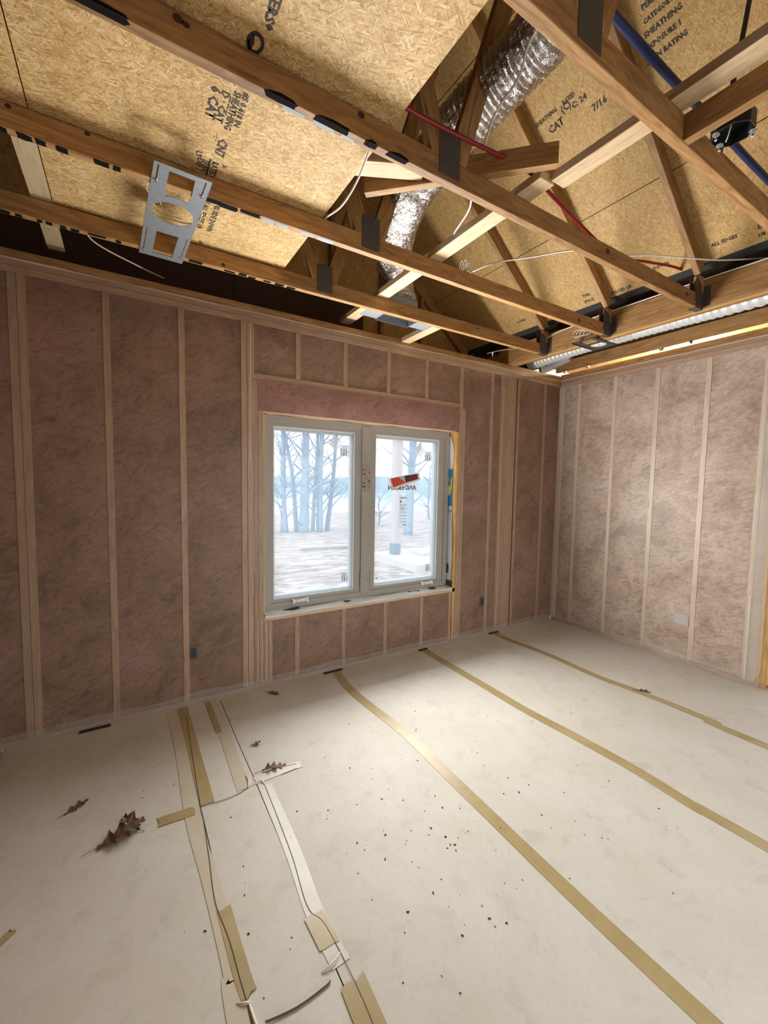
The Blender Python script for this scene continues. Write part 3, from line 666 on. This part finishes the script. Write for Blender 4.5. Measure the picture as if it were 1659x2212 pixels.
for s in (-1, 1): box('rolled_edge', (-.95, -.60), (-.89+s*.10-.001, -.89+s*.10+.001), (2.832, 2.8425), PLATEM, mp2)
# duct
def ductrad(base, ribs, amp, sag=.0):
    def f(t):
        ph = t*ribs; r = base*(1+amp*(abs(math.sin(math.pi*ph))-.5))
        return lambda a: r*(1+.045*mn.noise(V((math.cos(a)*2, math.sin(a)*2, t*ribs*.55))))
    return f
d = thing('flexible_duct', (-2.5, -.25, 2.97), 'crinkled silver foil duct rising from the register boot through the trusses', 'duct')
path = [(-2.47, -.36, 2.975), (-2.47, -.34, 3.05), (-2.55, -.42, 3.13), (-2.72, -.65, 3.17), (-2.86, -.95, 3.20), (-2.93, -1.20, 3.21), (-2.93, -1.5, 3.27), (-2.89, -1.75, 3.33), (-2.88, -2.0, 3.36), (-2.95, -2.35, 3.36), (-3.1, -2.9, 3.4), (-3.4, -4.0, 3.45)]
tube('duct_sleeve', path, ductrad(.112, 100, .13), FOIL, d, 26, 30)
rb = thing('register_boot', (-2.50, -.36, 2.836), 'shiny metal register boot with dark opening beside the last truss', 'vent')
bw = (-2.66, -2.36, -.43, -.30)
for nm, x, y in (('boot_wall', (bw[0], bw[0]+.002), (bw[2], bw[3])), ('boot_wall', (bw[1]-.002, bw[1]), (bw[2], bw[3])), ('boot_wall', bw[:2], (bw[2], bw[2]+.002)), ('boot_wall', bw[:2], (bw[3]-.002, bw[3]))):
    box(nm, x, y, (ZB+.006, 2.985), GALV, rb)
box('boot_top', bw[:2], bw[2:], (2.985, 2.987), GALV, rb)
box('mounting_flange', (-2.80, bw[0]), (-.432, -.315), (ZB+.006, ZB+.0075), GALV, rb); box('mounting_flange', (bw[1], -2.216), (-.432, -.315), (ZB+.006, ZB+.0075), GALV, rb)
box('boot_rim', (bw[0], bw[1]), (bw[3]-.004, bw[3]+.006), (ZB+.002, ZB+.008), STEEL, rb); box('boot_rim', (bw[0], bw[1]), (bw[2]-.002, bw[2]+.012), (ZB+.002, ZB+.008), STEEL, rb)
cd = thing('corrugated_duct', (-.42, -1.5, 2.86), 'white corrugated duct lying between the girder and the right wall', 'duct')
tube('duct_sleeve', [(-.41, .10, 2.955), (-.43, -.5, 2.975), (-.47, -1.2, 2.965), (-.48, -1.9, 2.95), (-.48, -3.0, 2.95), (-.48, -5.5, 2.95)], ductrad(.07, 230, .14), FOILW, cd, 20, 60)
cd2 = thing('corrugated_duct', (-.30, -.02, 2.90), 'short ribbed pinkish duct end poking out at the room corner', 'duct')
tube('duct_sleeve', [(-.34, .02, 2.885), (-.28, -.02, 2.90), (-.22, -.10, 2.94), (-.2, -.25, 2.98)], ductrad(.045, 16, .25), simple('ribbed_plastic', (.46, .40, .38), .5), cd2, 16, 26)
# pipes and cables
tag(tube('water_pipe', [(-3.9, -1.82, 2.955), (-3.48, -1.80, 2.955), (-3.27, -1.80, 2.955), (-2.81, -1.80, 2.985), (-2.63, -1.775, 2.985), (-2.28, -1.72, 2.965), (-1.96, -1.665, 2.965), (-1.65, -1.62, 3.0), (-1.34, -1.6, 3.075), (-.85, -1.6, 3.15), (-.2, -1.6, 3.12)], .0085, RED), 'dark red water pipe threading through the trusses toward the right wall', 'pipe')
tag(tube('water_pipe', [(-3.6, -2.29, 3.11), (-3.03, -2.285, 3.10), (-2.57, -2.28, 3.10), (-2.4, -2.28, 3.10), (-2.07, -2.28, 3.10), (-1.6, -2.28, 3.10), (-.3, -2.28, 3.12)], .0145, BLUE), 'dark blue water pipe running above the nearest truss at top right', 'pipe')
CR = .0045
def cable(pts, label, m=WHITE, r=CR, grp='white electrical cables'): return tag(tube('electrical_cable', pts, r, m, None, 7, 8), label, 'cable', grp)
cable([(-3.08, -2.35, 3.24), (-3.04, -2.05, 3.19), (-3.0, -1.95, 3.14), (-3.0, -1.82, 3.08), (-2.94, -1.68, 2.965), (-2.90, -1.60, 2.935), (-2.83, -1.50, 2.945), (-2.755, -1.31, 2.955), (-2.70, -1.24, 2.966)], 'white cable hanging in front of the silver duct')
cable([(-3.47, -1.74, 2.93), (-3.452, -1.62, 2.918), (-3.44, -1.48, 2.872), (-3.44, -1.33, 2.85), (-3.42, -1.10, 2.918), (-3.41, -1.0, 2.927)], 'white cable drooping from the deck edge between two trusses')
cable([(-4.46, -.44, 2.925), (-4.43, -.23, 2.905), (-4.2, -.01, 2.92), (-4.05, .15, 2.95)], 'thin pale cable slanting from the last truss to the window wall at left', simple('tan_cable', (.55, .42, .26), .5))
cable([(-2.45, -.80, 3.0), (-2.36, -.94, 2.985), (-2.28, -1.14, 3.0), (-2.14, -1.32, 3.0), (-2.02, -1.48, 3.0), (-1.92, -1.66, 2.95), (-1.75, -1.66, 2.975), (-1.5, -1.72, 3.02), (-1.25, -1.78, 3.05), (-.98, -1.88, 3.07), (-.7, -2.06, 3.09)], 'long white cable sagging across the bays to the right, above the third bay')
cable([(-.873, -.86, 3.03), (-.873, -1.2, 3.034), (-.873, -1.62, 3.034), (-.873, -1.86, 3.033), (-.873, -2.2, 3.03), (-.873, -3.2, 3.03)], 'white cable stapled along the top of the girder face')
cable([(-.90, -.37, 2.99), (-.875, -.45, 2.985), (-.873, -.58, 3.01), (-.873, -.80, 3.02)], 'short white cable looping along the girder between two hangers')
cable([(-1.20, -.02, 2.90), (-1.10, -.12, 2.925), (-.98, -.25, 2.935), (-.9, -.36, 2.96)], 'thin cable behind the last truss near the corner', simple('tan_cable_b', (.55, .42, .26), .5), .0035)
prism('t', [(0, 0), (.02, -.004), (.012, -.05)], 0, .001, PAPERW, bpy.data.objects['electrical_cable'], ((-1.17, -.05, 2.91), (.7, -.7, 0), (0, 0, 1))).name = 'paper_tag'
cable([(-4.20, -.90, 2.90), (-4.166, -.831, 2.875), (-4.138, -.788, 2.868), (-4.103, -.762, 2.866), (-4.055, -.753, 2.868), (-4.011, -.76, 2.868), (-3.98, -.786, 2.868), (-3.964, -.838, 2.868), (-3.967, -.90, 2.872), (-3.99, -.98, 2.90)], 'cream cable looping behind the round hole of the large light plate', simple('cream_cable', (.66, .55, .36), .5), .0028)
cable([(-4.15, -.87, 2.892), (-4.122, -.789, 2.885), (-4.094, -.763, 2.88), (-4.03, -.745, 2.89)], 'short second cream strand behind the round hole of the large light plate', bpy.data.materials['cream_cable'], .0024)
wc = thing('wire_coil', (-.885, -.86, 2.88), 'coil of white wire ends hanging on the girder above the small plate', 'cable')
for k in range(4):
    c = V((-.890, -.80-.035*k, 2.93-.008*k)); tube('wire_loop', [c+V((-.012-.004*k, .038*math.cos(a), .032*math.sin(a)*(1-.15*k))) for a in [i*.8 for i in range(8)]], .0028, WHITE, wc, 6, 5)
wn = thing('wire_pigtails', (-2.42, -1.10, 2.94), 'bundle of silver-tipped wire pigtails behind the third truss', 'cable')
for k, (dx, dy) in enumerate(((0, 0), (.03, .015), (.055, -.005), (.02, -.03), (.045, .03))):
    b0 = V((-2.45+dx, -1.035+dy*.3, 2.99+.01*(k % 2)))
    tube('wire_end', [V((-2.44, -.98, 2.93)), b0+V((0, .01, .02)), b0+V((.004, -.012, 0)), b0+V((.006, -.02, -.045))], .0026, WHITE, wn, 6, 5)
    tube('ferrule', [b0+V((.006, -.02, -.035)), b0+V((.007, -.021, -.06))], .0045, STEEL, wn, 6, 0)
tag(tube('hanger_strap', [(-2.11, -2.27, 3.02), (-2.03, -2.27, 3.35), (-1.96, -2.27, 3.60), (-1.89, -2.27, 3.90)], .011, DGREY, None, 6, 4), 'dark pipe rising past the bracing at the top right corner', 'pipe')

# boxes behind the plastic
def wallbox(x, y, zc, wd, ht, m, wall, label):
    t = thing('outlet_box', V((x, y, zc-ht/2)), label, 'electrical box')
    if wall == 'x': box('box_body', (x-wd/2, x+wd/2), (y-.004, y+.03), (zc-ht/2, zc+ht/2), m, t, .003); box('box_opening', (x-wd*.32, x+wd*.32), (y-.006, y-.0035), (zc-ht*.34, zc+ht*.34), DGREY if m is BOXG else m, t)
    else: box('box_body', (x-.004, x+.03), (y-wd/2, y+wd/2), (zc-ht/2, zc+ht/2), m, t, .003); box('box_opening', (x-.006, x-.0035), (y-wd*.36, y+wd*.36), (zc-ht*.38, zc+ht*.38), BOXW, t)
    return t
wallbox(-3.921, .003, .378, .052, .10, BOXG, 'x', 'dark grey outlet box low on the window wall left of the window')
wallbox(-1.135, .003, .365, .055, .11, BOXG, 'x', 'dark grey outlet box low on the window wall right of the window')
wallbox(.003, -1.375, .395, .12, .10, BOXW, 'y', 'pale outlet box behind plastic low on the right wall')

# ================================================================ WINDOW
W = thing('window_1', (-2.48, .12, .57), None, None, kind='structure')
def ring(name, x0, x1, z0, z1, wl, wr, wbt, wt, y0, y1, m, parent):
    vs = []
    for yy in (y0, y1):
        vs += [(x0, yy, z0), (x1, yy, z0), (x1, yy, z1), (x0, yy, z1), (x0+wl, yy, z0+wbt), (x1-wr, yy, z0+wbt), (x1-wr, yy, z1-wt), (x0+wl, yy, z1-wt)]
    fs = []
    for i in range(4):
        j = (i+1) % 4
        fs += [(i, j, 4+j, 4+i), (8+i, 12+i, 12+j, 8+j), (i, 8+i, 8+j, j), (4+i, 4+j, 12+j, 12+i)]
    return mesh(name, vs, fs, m, parent)
ring('frame', -3.398, -1.562, .574, 2.104, .048, .048, .05, .05, .088, .18, VINYL, W)
box('mullion', (-2.545, -2.455), (.084, .18), (.60, 2.08), VINYL, W, .003, long='z')
for i, (x0, x1, gx0, gx1) in enumerate(((-3.352, -2.543, -3.322, -2.600), (-2.457, -1.608, -2.400, -1.672))):
    s = ring('sash', x0, x1, .622, 2.056, gx0-x0, x1-gx1, .026, .034, .098, .16, VINYL, W)
    s2 = ring('glazing_bead', gx0-.001, gx1+.001, .648, 2.022, .010, .010, .010, .010, .112, .128, VINW, s)
    ring('outer_sash_edge', gx0-.004, gx1+.004, .644, 2.026, .028, .032, .03, .03, .150, .185, VINW, s)
    ring('outer_sash_edge', gx0-.002, gx1+.002, .646, 2.024, .014, .018, .016, .016, .136, .150, VINW, s)
    pane = mesh('glass_pane', [(gx0, .131, .648), (gx1, .131, .648), (gx1, .131, 2.022), (gx0, .131, 2.022)], [(0, 1, 2, 3)], GLASS, s)
    cx = (-3.105, -1.81)[i]
    ck = box('crank_cover', (cx-.065, cx+.065), (.076, .097), (.612, .634), VINW, W, .004)
    for sx_ in (-1, 1): box('crank_foot', (cx+sx_*.058-.010, cx+sx_*.058+.010), (.068, .096), (.604, .640), VINW, ck, .003)
    beam('crank_handle', (cx-.030, .066, .625), (cx+.035, .064, .640), .010, .012, VINW, ck)
    lx = (-2.548, -2.452)[i]; lv = box('lock_lever', (lx-.003, lx+.003), (.078, .086), (.66, .80), VINYL, W, .002); box('lever_knob', (lx-.005, lx+.004), (.074, .086), (.652, .668), VINYL, lv, .002)
gy = .1285
def poly(name, pts, m, parent, y=gy, dz=0):
    return prism(name, pts, 0, .0006, m, parent, ((0, y, 0), (1, 0, 0), (0, 0, 1)))
def lines(name, x0, x1, z0, z1, n, m, parent, y=gy, jit=.3):
    for i in range(n):
        z = z1-(z1-z0)*(i+.5)/n; a = x0+(x1-x0)*random.uniform(0, jit*.5); b = x1-(x1-x0)*random.uniform(0, jit)
        poly(name, [(a, z), (b, z), (b, z+.004), (a, z+.004)], m, parent, y)
st = 'stickers on the window glass'
def sticker(name, pts, m, label, group=st):
    cx = sum(p[0] for p in pts)/len(pts); cz = min(p[1] for p in pts)
    t = thing(name, (cx, gy, cz), label, 'sticker', group); poly('sheet', pts, m, t); return t
GL = simple('faint_print', (.34, .36, .36), .6)
for pts, lab in (([(-2.802, 1.996), (-2.722, 1.949), (-2.767, 1.859), (-2.854, 1.91)], 'tilted grey square sticker at top right of the left pane'),
                 ([(-1.901, 1.978), (-1.83, 1.914), (-1.886, 1.842), (-1.957, 1.907)], 'tilted grey square sticker at top right of the right pane')):
    t = sticker('pane_sticker', pts, STKG, lab); A, B, Cc, D = [V(p) for p in pts]
    for k in range(5):
        f = .2+.15*k; p = A.lerp(D, f); q = B.lerp(Cc, f); a = p.lerp(q, .15); b = p.lerp(q, random.uniform(.5, .85)); n = (D-A).normalized()*.003
        poly('print_line', [tuple(a), tuple(b), tuple(b+n), tuple(a+n)], GL, t, gy-.0006)
for (x0, x1, z0, z1), lab in (((-2.743, -2.645, 1.813, 1.912), 'upright grey square sticker at top right of the left pane'), ((-1.84, -1.747, 1.81, 1.907), 'upright grey square sticker at top right of the right pane'),
                              ((-2.722, -2.651, .72, .807), 'small grey square sticker at bottom right of the left pane'), ((-1.802, -1.733, .72, .803), 'small grey square sticker at bottom right of the right pane')):
    t = sticker('pane_sticker', rect(x0, x1, z0, z1), STKG, lab)
    lines('print_line', x0+.01, x1-.01, z0+.008, z1-.006, 7, GL, t, gy-.0006)
    for k in range(3): poly('print_line', rect(x0+.014+.024*k, x0+.020+.024*k, z0+.01, z1-.03), GL, t, gy-.0006)
sg = sticker('maker_sign', [(-2.261, 1.636), (-1.911, 1.606), (-1.909, 1.525), (-2.259, 1.524)], backlit('sign_film', (.80, .84, .88), .65), 'white brand strip with mirrored lettering on the right pane', None)
text('ANDERSEN', .062, (-1.930, gy-.0007, 1.534), (-1, 0, 0), (0, 0, 1), simple('sign_ink', (.12, .12, .13), .6), sg, 'lettering', 1.02)
rl = thing('maker_label', (-2.06, gy-.002, 1.55), 'tilted red and black label across the brand strip on the right pane', 'sticker')
yy = gy-.0014
poly('label_border', [(-2.245, 1.632), (-1.895, 1.694), (-1.884, 1.628), (-2.200, 1.535)], PAPERW, rl, yy)
poly('red_panel', [(-2.222, 1.636), (-2.144, 1.653), (-2.052, 1.600), (-2.191, 1.553)], REDP, rl, yy-.0007)
poly('grey_panel', [(-2.144, 1.653), (-2.069, 1.668), (-2.052, 1.600)], simple('label_grey', (.50, .49, .46), .6), rl, yy-.0007)
poly('black_panel', [(-2.069, 1.668), (-2.0, 1.674), (-2.052, 1.600)], DGREY, rl, yy-.0007)
poly('maroon_panel', [(-2.0, 1.674), (-1.919, 1.687), (-1.907, 1.637), (-2.052, 1.600)], MAROON, rl, yy-.0007)
t = sticker('energy_label', [(-2.12, 1.483), (-2.023, 1.478), (-2.031, 1.168), (-2.128, 1.176)], backlit('label_film', (.74, .78, .82), .6), 'tall white printed data label below the brand strip', None)
for z0, h in ((1.452, .009), (1.392, .004), (1.352, .003), (1.315, .003), (1.288, .004), (1.258, .003), (1.228, .003), (1.196, .008)):
    poly('print_line', rect(-2.115+(.04 if z0 < 1.2 else 0), -2.035, z0, z0+h), GL, t, gy-.0006)
poly('print_block', rect(-2.112, -2.095, 1.41, 1.435), GL, t, gy-.0006); lines('print_line', -2.11, -2.04, 1.325, 1.385, 5, GL, t, gy-.0006)
mt = thing('mullion_label', (-2.49, .082, 1.51), 'clear printed label on the window mullion', 'sticker')
poly('sheet', rect(-2.543, -2.458, 1.508, 1.757), film_mat('clear_label', (.52, .46, .40), .35), mt, .0825)
for a, b, z in ((-2.54, -2.51, 1.665), (-2.54, -2.525, 1.70), (-2.54, -2.515, 1.585), (-2.54, -2.51, 1.555), (-2.48, -2.465, 1.61), (-2.48, -2.468, 1.68), (-2.48, -2.465, 1.59), (-2.48, -2.472, 1.555), (-2.49, -2.485, 1.62), (-2.512, -2.505, 1.63)):
    poly('print_line', rect(a, b, z, z+.008), DGREY, mt, .0818)
# flashing membrane in the right jamb and on the sill
mem = thing('jamb_membrane', (-1.553, .06, .58), 'white flashing membrane with blue and yellow print in the right window jamb', 'membrane')
def mstrip(name, zs, ya, yb, m, dx=0):
    return ribbon(name, [(-1.5515-dx-.004*abs(math.sin(z*4.3)), ya(z), z) for z in zs], [(-1.5515-dx-.002*abs(math.sin(z*3+1)), yb(z), z) for z in zs], m, mem)
ya = lambda z: .112; yb = lambda z: .030+.012*math.sin(z*5)+(0 if z < 1.95 else (z-1.95)*.5)
lin = lambda a, b, n=12: [a+(b-a)*i/n for i in range(n+1)]
mstrip('membrane_sheet', lin(.60, 2.06, 20), ya, yb, MEMB); mstrip('blue_print', lin(1.375, 1.74), ya, yb, CYAN, .003)
mstrip('yellow_print', lin(1.48, 1.58), lambda z: .095, lambda z: .072-.02*math.sin((z-1.48)*31), LIME, .006); mstrip('yellow_print', lin(1.53, 1.66), lambda z: .045+.012*math.sin((z-1.53)*24), yb, LIME, .006); mstrip('yellow_print', lin(1.62, 1.66), lambda z: .1, lambda z: .085, LIME, .006)
mstrip('blue_letters', lin(1.31, 1.34, 4), lambda z: .055, lambda z: .042, CYAN, .004); mstrip('blue_letters', lin(1.31, 1.34, 4), lambda z: .085, lambda z: .078, CYAN, .004)
mstrip('dark_patch', lin(.70, .86, 6), lambda z: .112, lambda z: .112-(z-.70)*.1-.045*(1 if z < .8 else .2), TEAL, .005); mstrip('dark_patch', lin(.575, .63, 4), ya, lambda z: .005, TEAL, .006)
sl = thing('sill_flashing', (-2.48, .05, .56), 'crumpled white flashing strip lying on the window sill', 'membrane')
xs = [-3.415+i*.0466 for i in range(41)]
ribbon('flashing_sheet', [(x, .001+.004*math.sin(x*11), .5605+.003*abs(math.sin(x*7))) for x in xs], [(x, .088, .572+.004*math.sin(x*9)) for x in xs], VINW, sl)
ribbon('flashing_lip', [(x, .0, .559+.004*abs(math.sin(x*7))) for x in xs], [(x, -.004-.002*math.sin(x*5), .548+.004*math.sin(x*6)) for x in xs], MEMB, sl)
for a, b in ((-3.26, -3.12), (-2.72, -2.66), (-2.05, -1.92), (-1.80, -1.72)): ribbon('foam_gap', [(x, .086, .573) for x in lin(a, b, 6)], [(x, .040+.01*math.sin(x*40), .5705) for x in lin(a, b, 6)], simple('gap_dark', (.08, .07, .04), .9), sl)
ribbon('shim', [(x, .001, 2.1045) for x in lin(-3.4, -1.56, 20)], [(x, .001, 2.090+.004*math.sin(x*13)) for x in lin(-3.4, -1.56, 20)], LUMP, W)

# ================================================================ LEAVES AND GRIT
LEAF = tape_mat('dry_leaf', (.055, .026, .016), (.17, .085, .055), .7); LEAF2 = tape_mat('pale_dry_leaf', (.10, .055, .035), (.30, .19, .14), .7)
def leaf(x, y, ang, L, Wd, curl, label, m=LEAF, lobes=4, bend=1.0, lift=.0, seed=1):
    rnd = random.Random(seed); t = thing('dry_leaf', (x, y, fz(x, y)), label, 'leaf', 'dry leaves on the floor'); ca, sa = math.cos(ang), math.sin(ang)
    n, mcol = 44, 8; vs = []; fs = []
    for i in range(n+1):
        s = i/n; base = math.sin(math.pi*min(1, s*.97+.03))**.65; w_ = Wd*base*(.22+.78*abs(((lobes*s+.1) % 1)*2-1)**1.2)
        for k in range(mcol+1):
            v = (k/mcol*2-1); px = (s-.5)*L+abs(v)*w_*.35; py = v*w_
            pz = curl*(abs(v)**1.6)*w_*.42*(1+.6*math.sin(5*s+seed))+bend*L*.07*math.sin(math.pi*s+seed)**2+lift*s+.12*w_*mn.noise(V((px*40+seed, py*40, 0)))
            px += .15*w_*mn.noise(V((py*30, seed, s*4)))
            vs.append((x+px*ca-py*sa, y+px*sa+py*ca, max(.001, pz)+fz(x, y)+.001))
    for i in range(n):
        for k in range(mcol):
            a = i*(mcol+1)+k; fs.append((a, a+1, a+mcol+2, a+mcol+1))
    mesh('blade', vs, fs, m, t, True)
    e = V(((-.5)*L*ca+x, (-.5)*L*sa+y, 0)); q = V((ca, sa, 0))
    tube('stem', [e+q*.01+V((0, 0, fz(x, y)+.006)), e-q*L*.12+V((0, 0, fz(x, y)+.008)), e-q*L*.30+V((.004, .002, fz(x, y)+.004))], .0012, m, t, 5, 4)
    return t
leaf(-4.355, -1.055, .25, .19, .072, .9, 'large curled dark oak leaf on the floor at lower left', LEAF, 4, 1.0, .02, 3)
leaf(-4.318, -1.015, 2.2, .10, .042, 1.3, 'smaller curled dark leaf overlapping the large oak leaf', LEAF, 3, 1.6, .03, 9)
leaf(-4.541, -.742, .6, .11, .03, .5, 'narrow dark leaf lying nearest the window wall at far left', LEAF, 3, .4, 0, 5)
leaf(-3.668, -.685, .0, .055, .026, 1.2, 'tiny curled leaf standing alone behind the pale curled one', LEAF2, 2, 1.2, .006, 2)
leaf(-3.638, -.948, -.05, .135, .034, 1.1, 'pale curled oak leaf beside the clear tape', LEAF2, 4, .8, 0, 7)
leaf(-3.396, -.135, -.9, .10, .03, .8, 'small dark leaf at the foot of the wall under the window', LEAF, 3, .8, 0, 4)
leaf(-.902, -1.527, -.9, .10, .022, .7, 'thin dark leaf beside the rightmost floor tape', LEAF, 3, .5, 0, 6)
vs = []; fs = []; rnd = random.Random(5)
def grit(x, y, s):
    k = len(vs); a = rnd.uniform(0, 6.3); e = rnd.uniform(.35, 1)
    for dx, dy, dz in ((-1, -e, 0), (1, -e*.8, 0), (.8, e, 0), (-.9, e*.7, 0), (-.3, -.1, .7), (.4, .2, .55)):
        X, Yq = dx*math.cos(a)-dy*math.sin(a), dx*math.sin(a)+dy*math.cos(a)
        vs.append((x+X*s, y+Yq*s, fz(x, y)+.001+dz*s*.7))
    for f in ((0, 1, 5, 4), (1, 2, 5), (2, 3, 4, 5), (3, 0, 4)): fs.append(tuple(k+q for q in f))
for i in range(150):
    x = rnd.uniform(-4.3, -1.6); y = rnd.uniform(-2.5, -.3); grit(x, y, rnd.choice((.0015, .002, .002, .003, .0045)))
for i in range(70): grit(rnd.gauss(-3.1, .35), rnd.gauss(-1.75, .22), rnd.choice((.002, .003, .004, .006)))
tag(mesh('floor_grit', vs, fs, simple('grit', (.055, .04, .028), .9)), 'dark crumbs and bark grit scattered over the paper floor', 'debris', kind='stuff')

# ================================================================ OUTSIDE
def gz(x, y): return -.42-.050*max(0, y-6)+.05*mn.noise(V((x*.3, y*.3, 0)))+.03*mn.noise(V((x*1.3, y*1.3, 4)))
def ground_mat():
    m, t, b = mat('leafy_ground', .9)
    v = coords(t, (1, 1, 1), rnd=False); n1 = noise(t, v, .5, 4); n2 = noise(t, coords(t, (1, 3.5, 1), rnd=False), 1.6, 8, .7, .6); n3 = noise(t, v, 14, 5, .7)
    c = ramp(t, n2, [(.36, (.09, .065, .06)), (.47, (.27, .19, .165)), (.60, (.50, .44, .42))])
    c = mix(t, .5, c, ramp(t, n3, [(.3, (.55, .52, .50)), (.6, (1.1, 1.1, 1.1))]), 'MULTIPLY'); t.links.new(c, b.inputs['Base Color']); return m
vs = []; fs = []; GX, GY = 60, 70
for j in range(GY+1):
    for i in range(GX+1):
        yy = .17+(j/GY)**1.8*51; xx = -22+(i/GX)*72; vs.append((xx, yy, gz(xx, yy)))
for j in range(GY):
    for i in range(GX): p = j*(GX+1)+i; fs.append((p, p+1, p+GX+2, p+GX+1))
GM = ground_mat()
tag(mesh('ground', vs, fs, GM, None, True), kind='structure')
tag(box('ground_base', (-30, 50), (-40, 60), (-3.6, -3.5), GM), kind='structure').name = 'ground'
LAKE = mat('lake_water', .12, (.30, .38, .44))[0]
tag(mesh('lake', [(-300, 30, -2.55), (400, 30, -2.55), (400, 175, -2.55), (-300, 175, -2.55)], [(0, 1, 2, 3)], LAKE), 'pale calm lake beyond the trees', 'lake', kind='structure')
vs = []; fs = []; N = 160
for i in range(N+1):
    x = -180+i*4; h = 2.2+2.3*mn.noise(V((x*.02, 0, 0)))+1.6*mn.noise(V((x*.11, 3, 0)))+.7*mn.noise(V((x*.7, 5, 0)))+max(0, x)*.012
    vs += [(x, 146, -2.7), (x, 152, -1.0+h*.5), (x, 175, 1.2+h), (x, 190, -2.7)]
for i in range(N):
    for k in range(3): a = i*4+k; fs.append((a, a+4, a+5, a+1))
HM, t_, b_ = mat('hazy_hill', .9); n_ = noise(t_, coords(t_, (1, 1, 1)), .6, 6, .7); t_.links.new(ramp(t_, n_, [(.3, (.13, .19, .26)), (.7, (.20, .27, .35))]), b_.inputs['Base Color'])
tag(mesh('far_shore', vs, fs, HM, None, True), 'hazy blue wooded far shore of the lake', 'hill', kind='structure')
BARK = tape_mat('hazed_bark', (.13, .18, .26), (.22, .28, .38), .9)  # bluish outdoor haze put into the bark colour
CAMP = V((-4.308, -3.148, 1.598))
def tree(x, y, r, h, lean, label, twigs=14, seed=1, group='bare trees by the lake', first=2.0):
    rnd = random.Random(seed); z0 = gz(x, y)-.1; t = thing('bare_tree', (x, y, z0), label, 'tree', group)
    tr = smooth_path([(x, y, z0), (x+lean*.3+rnd.uniform(-.1, .1), y, z0+h*.35), (x+lean*.65+rnd.uniform(-.12, .12), y, z0+h*.7), (x+lean, y, z0+h)], 6)
    v1, f1 = tube_geo(tr, lambda q: r*(1.12-.75*q), 9); mesh('trunk', v1, f1, BARK, t, True)
    vs, fs = [], []
    for k in range(twigs):
        q = rnd.uniform(.2 if k % 4 else .08, .98); p = tr[int(q*(len(tr)-1))]; a = rnd.uniform(0, 6.28); L = rnd.uniform(.6, 2.2)*(1.1-.5*q)
        d1 = V((math.cos(a), math.sin(a)*.6, rnd.uniform(.25, 1.0))).normalized(); e = p+d1*L; m_ = p+d1*L*.5+V((0, 0, .06*L))
        tube_geo(smooth_path([p, m_, e+V((0, 0, .15*L))], 3), lambda s, r=r: max(.006, r*.26*(1-s)+.006), 5, vs, fs)
        for j in range(5):
            s = rnd.uniform(.3, 1); p2 = p.lerp(e, s); a2 = a+rnd.uniform(-1.1, 1.1); d2 = V((math.cos(a2), math.sin(a2), rnd.uniform(0, .9))).normalized()
            l2 = L*rnd.uniform(.25, .5); tube_geo([p2, p2+d2*l2*.5, p2+d2*l2+V((0, 0, .05))], .006, 4, vs, fs)
    mesh('branches', vs, fs, BARK, t, True); return t
# azimuth = dx/dy from the camera; distances grow with depth
def at(az, dist): return CAMP.x+az*dist, CAMP.y+dist
TL = [(.325, 20.5, .10, 8, .1, 'leftmost slender grey tree seen in the left pane'), (.335, 20.0, .12, 8, -.35, 'second tree from the left, close beside the leftmost one'),
      (.362, 20.4, .11, 8, -1.0, 'tree leaning left in the left pane, third from the left'), (.381, 19.6, .23, 8.5, -.05, 'thickest grey trunk in the middle of the left pane'),
      (.404, 20.2, .10, 8, .35, 'thin straight tree just right of the thickest trunk'), (.424, 19.8, .17, 8.5, .05, 'straight stout tree right of center in the left pane'),
      (.443, 20.3, .12, 8, 1.0, 'tree leaning right below the tilted sticker in the left pane'), (.53, 19.4, .09, 7, .2, 'thin tree half hidden behind the window mullion'),
      (.70, 15.5, .20, 9, .7, 'tall tree standing behind the porch post in the right pane'), (.80, 24, .10, 5, .2, 'small tree among the brush at the right of the right pane'), (.845, 26, .12, 5.5, -.2, 'far right bushy tree in the right pane'), (.775, 27, .10, 4.5, .1, 'slim tree left of the far brush in the right pane')]
for k, (az, ds, r, h, ln, lab) in enumerate(TL):
    x, y = at(az, ds); tree(x, y, r, h, ln, lab, 34 if k < 7 else 26, 20+k)
x, y = at(.600, 22); tree(x, y, .05, 1.9, .05, 'small sapling by the water left of the porch post', 16, 77)
# porch post, slab edge, timbers
pp = thing('porch_post', (1.56, 5.75, -.22), 'square wooden porch post seen through the right pane', 'post')
box('shaft', (1.46, 1.66), (5.65, 5.85), (-.18, 4.2), simple('pinkish_post', (.42, .36, .35), .7), pp, .004, long='z'); box('post_base', (1.435, 1.60), (5.62, 5.86), (-.22, .06), simple('slate_base', (.10, .14, .20), .6), pp, .004, long='z')
ps = thing('porch_slab', (2.4, 5.6, -.42), 'pale concrete slab corner under the porch post', 'slab'); SLAB = simple('concrete', (.48, .46, .44), .85)
box('slab', (1.15, 5.5), (4.3, 6.3), (-.45, -.22), SLAB, ps, .01); box('step', (2.0, 4.6), (5.2, 5.75), (-.22, -.13), SLAB, ps, .01)
lg = thing('fallen_log', (.9, 9.0, gz(.9, 9)), 'pale log lying on the leafy ground in the left pane', 'log'); tube('trunk', [(.3, 9.3, gz(.3, 9.3)+.08), (1.0, 9.05, gz(1, 9)+.1), (1.9, 8.9, gz(1.9, 8.9)+.08)], .07, simple('pale_bark', (.40, .36, .33), .9), lg, 8, 4)
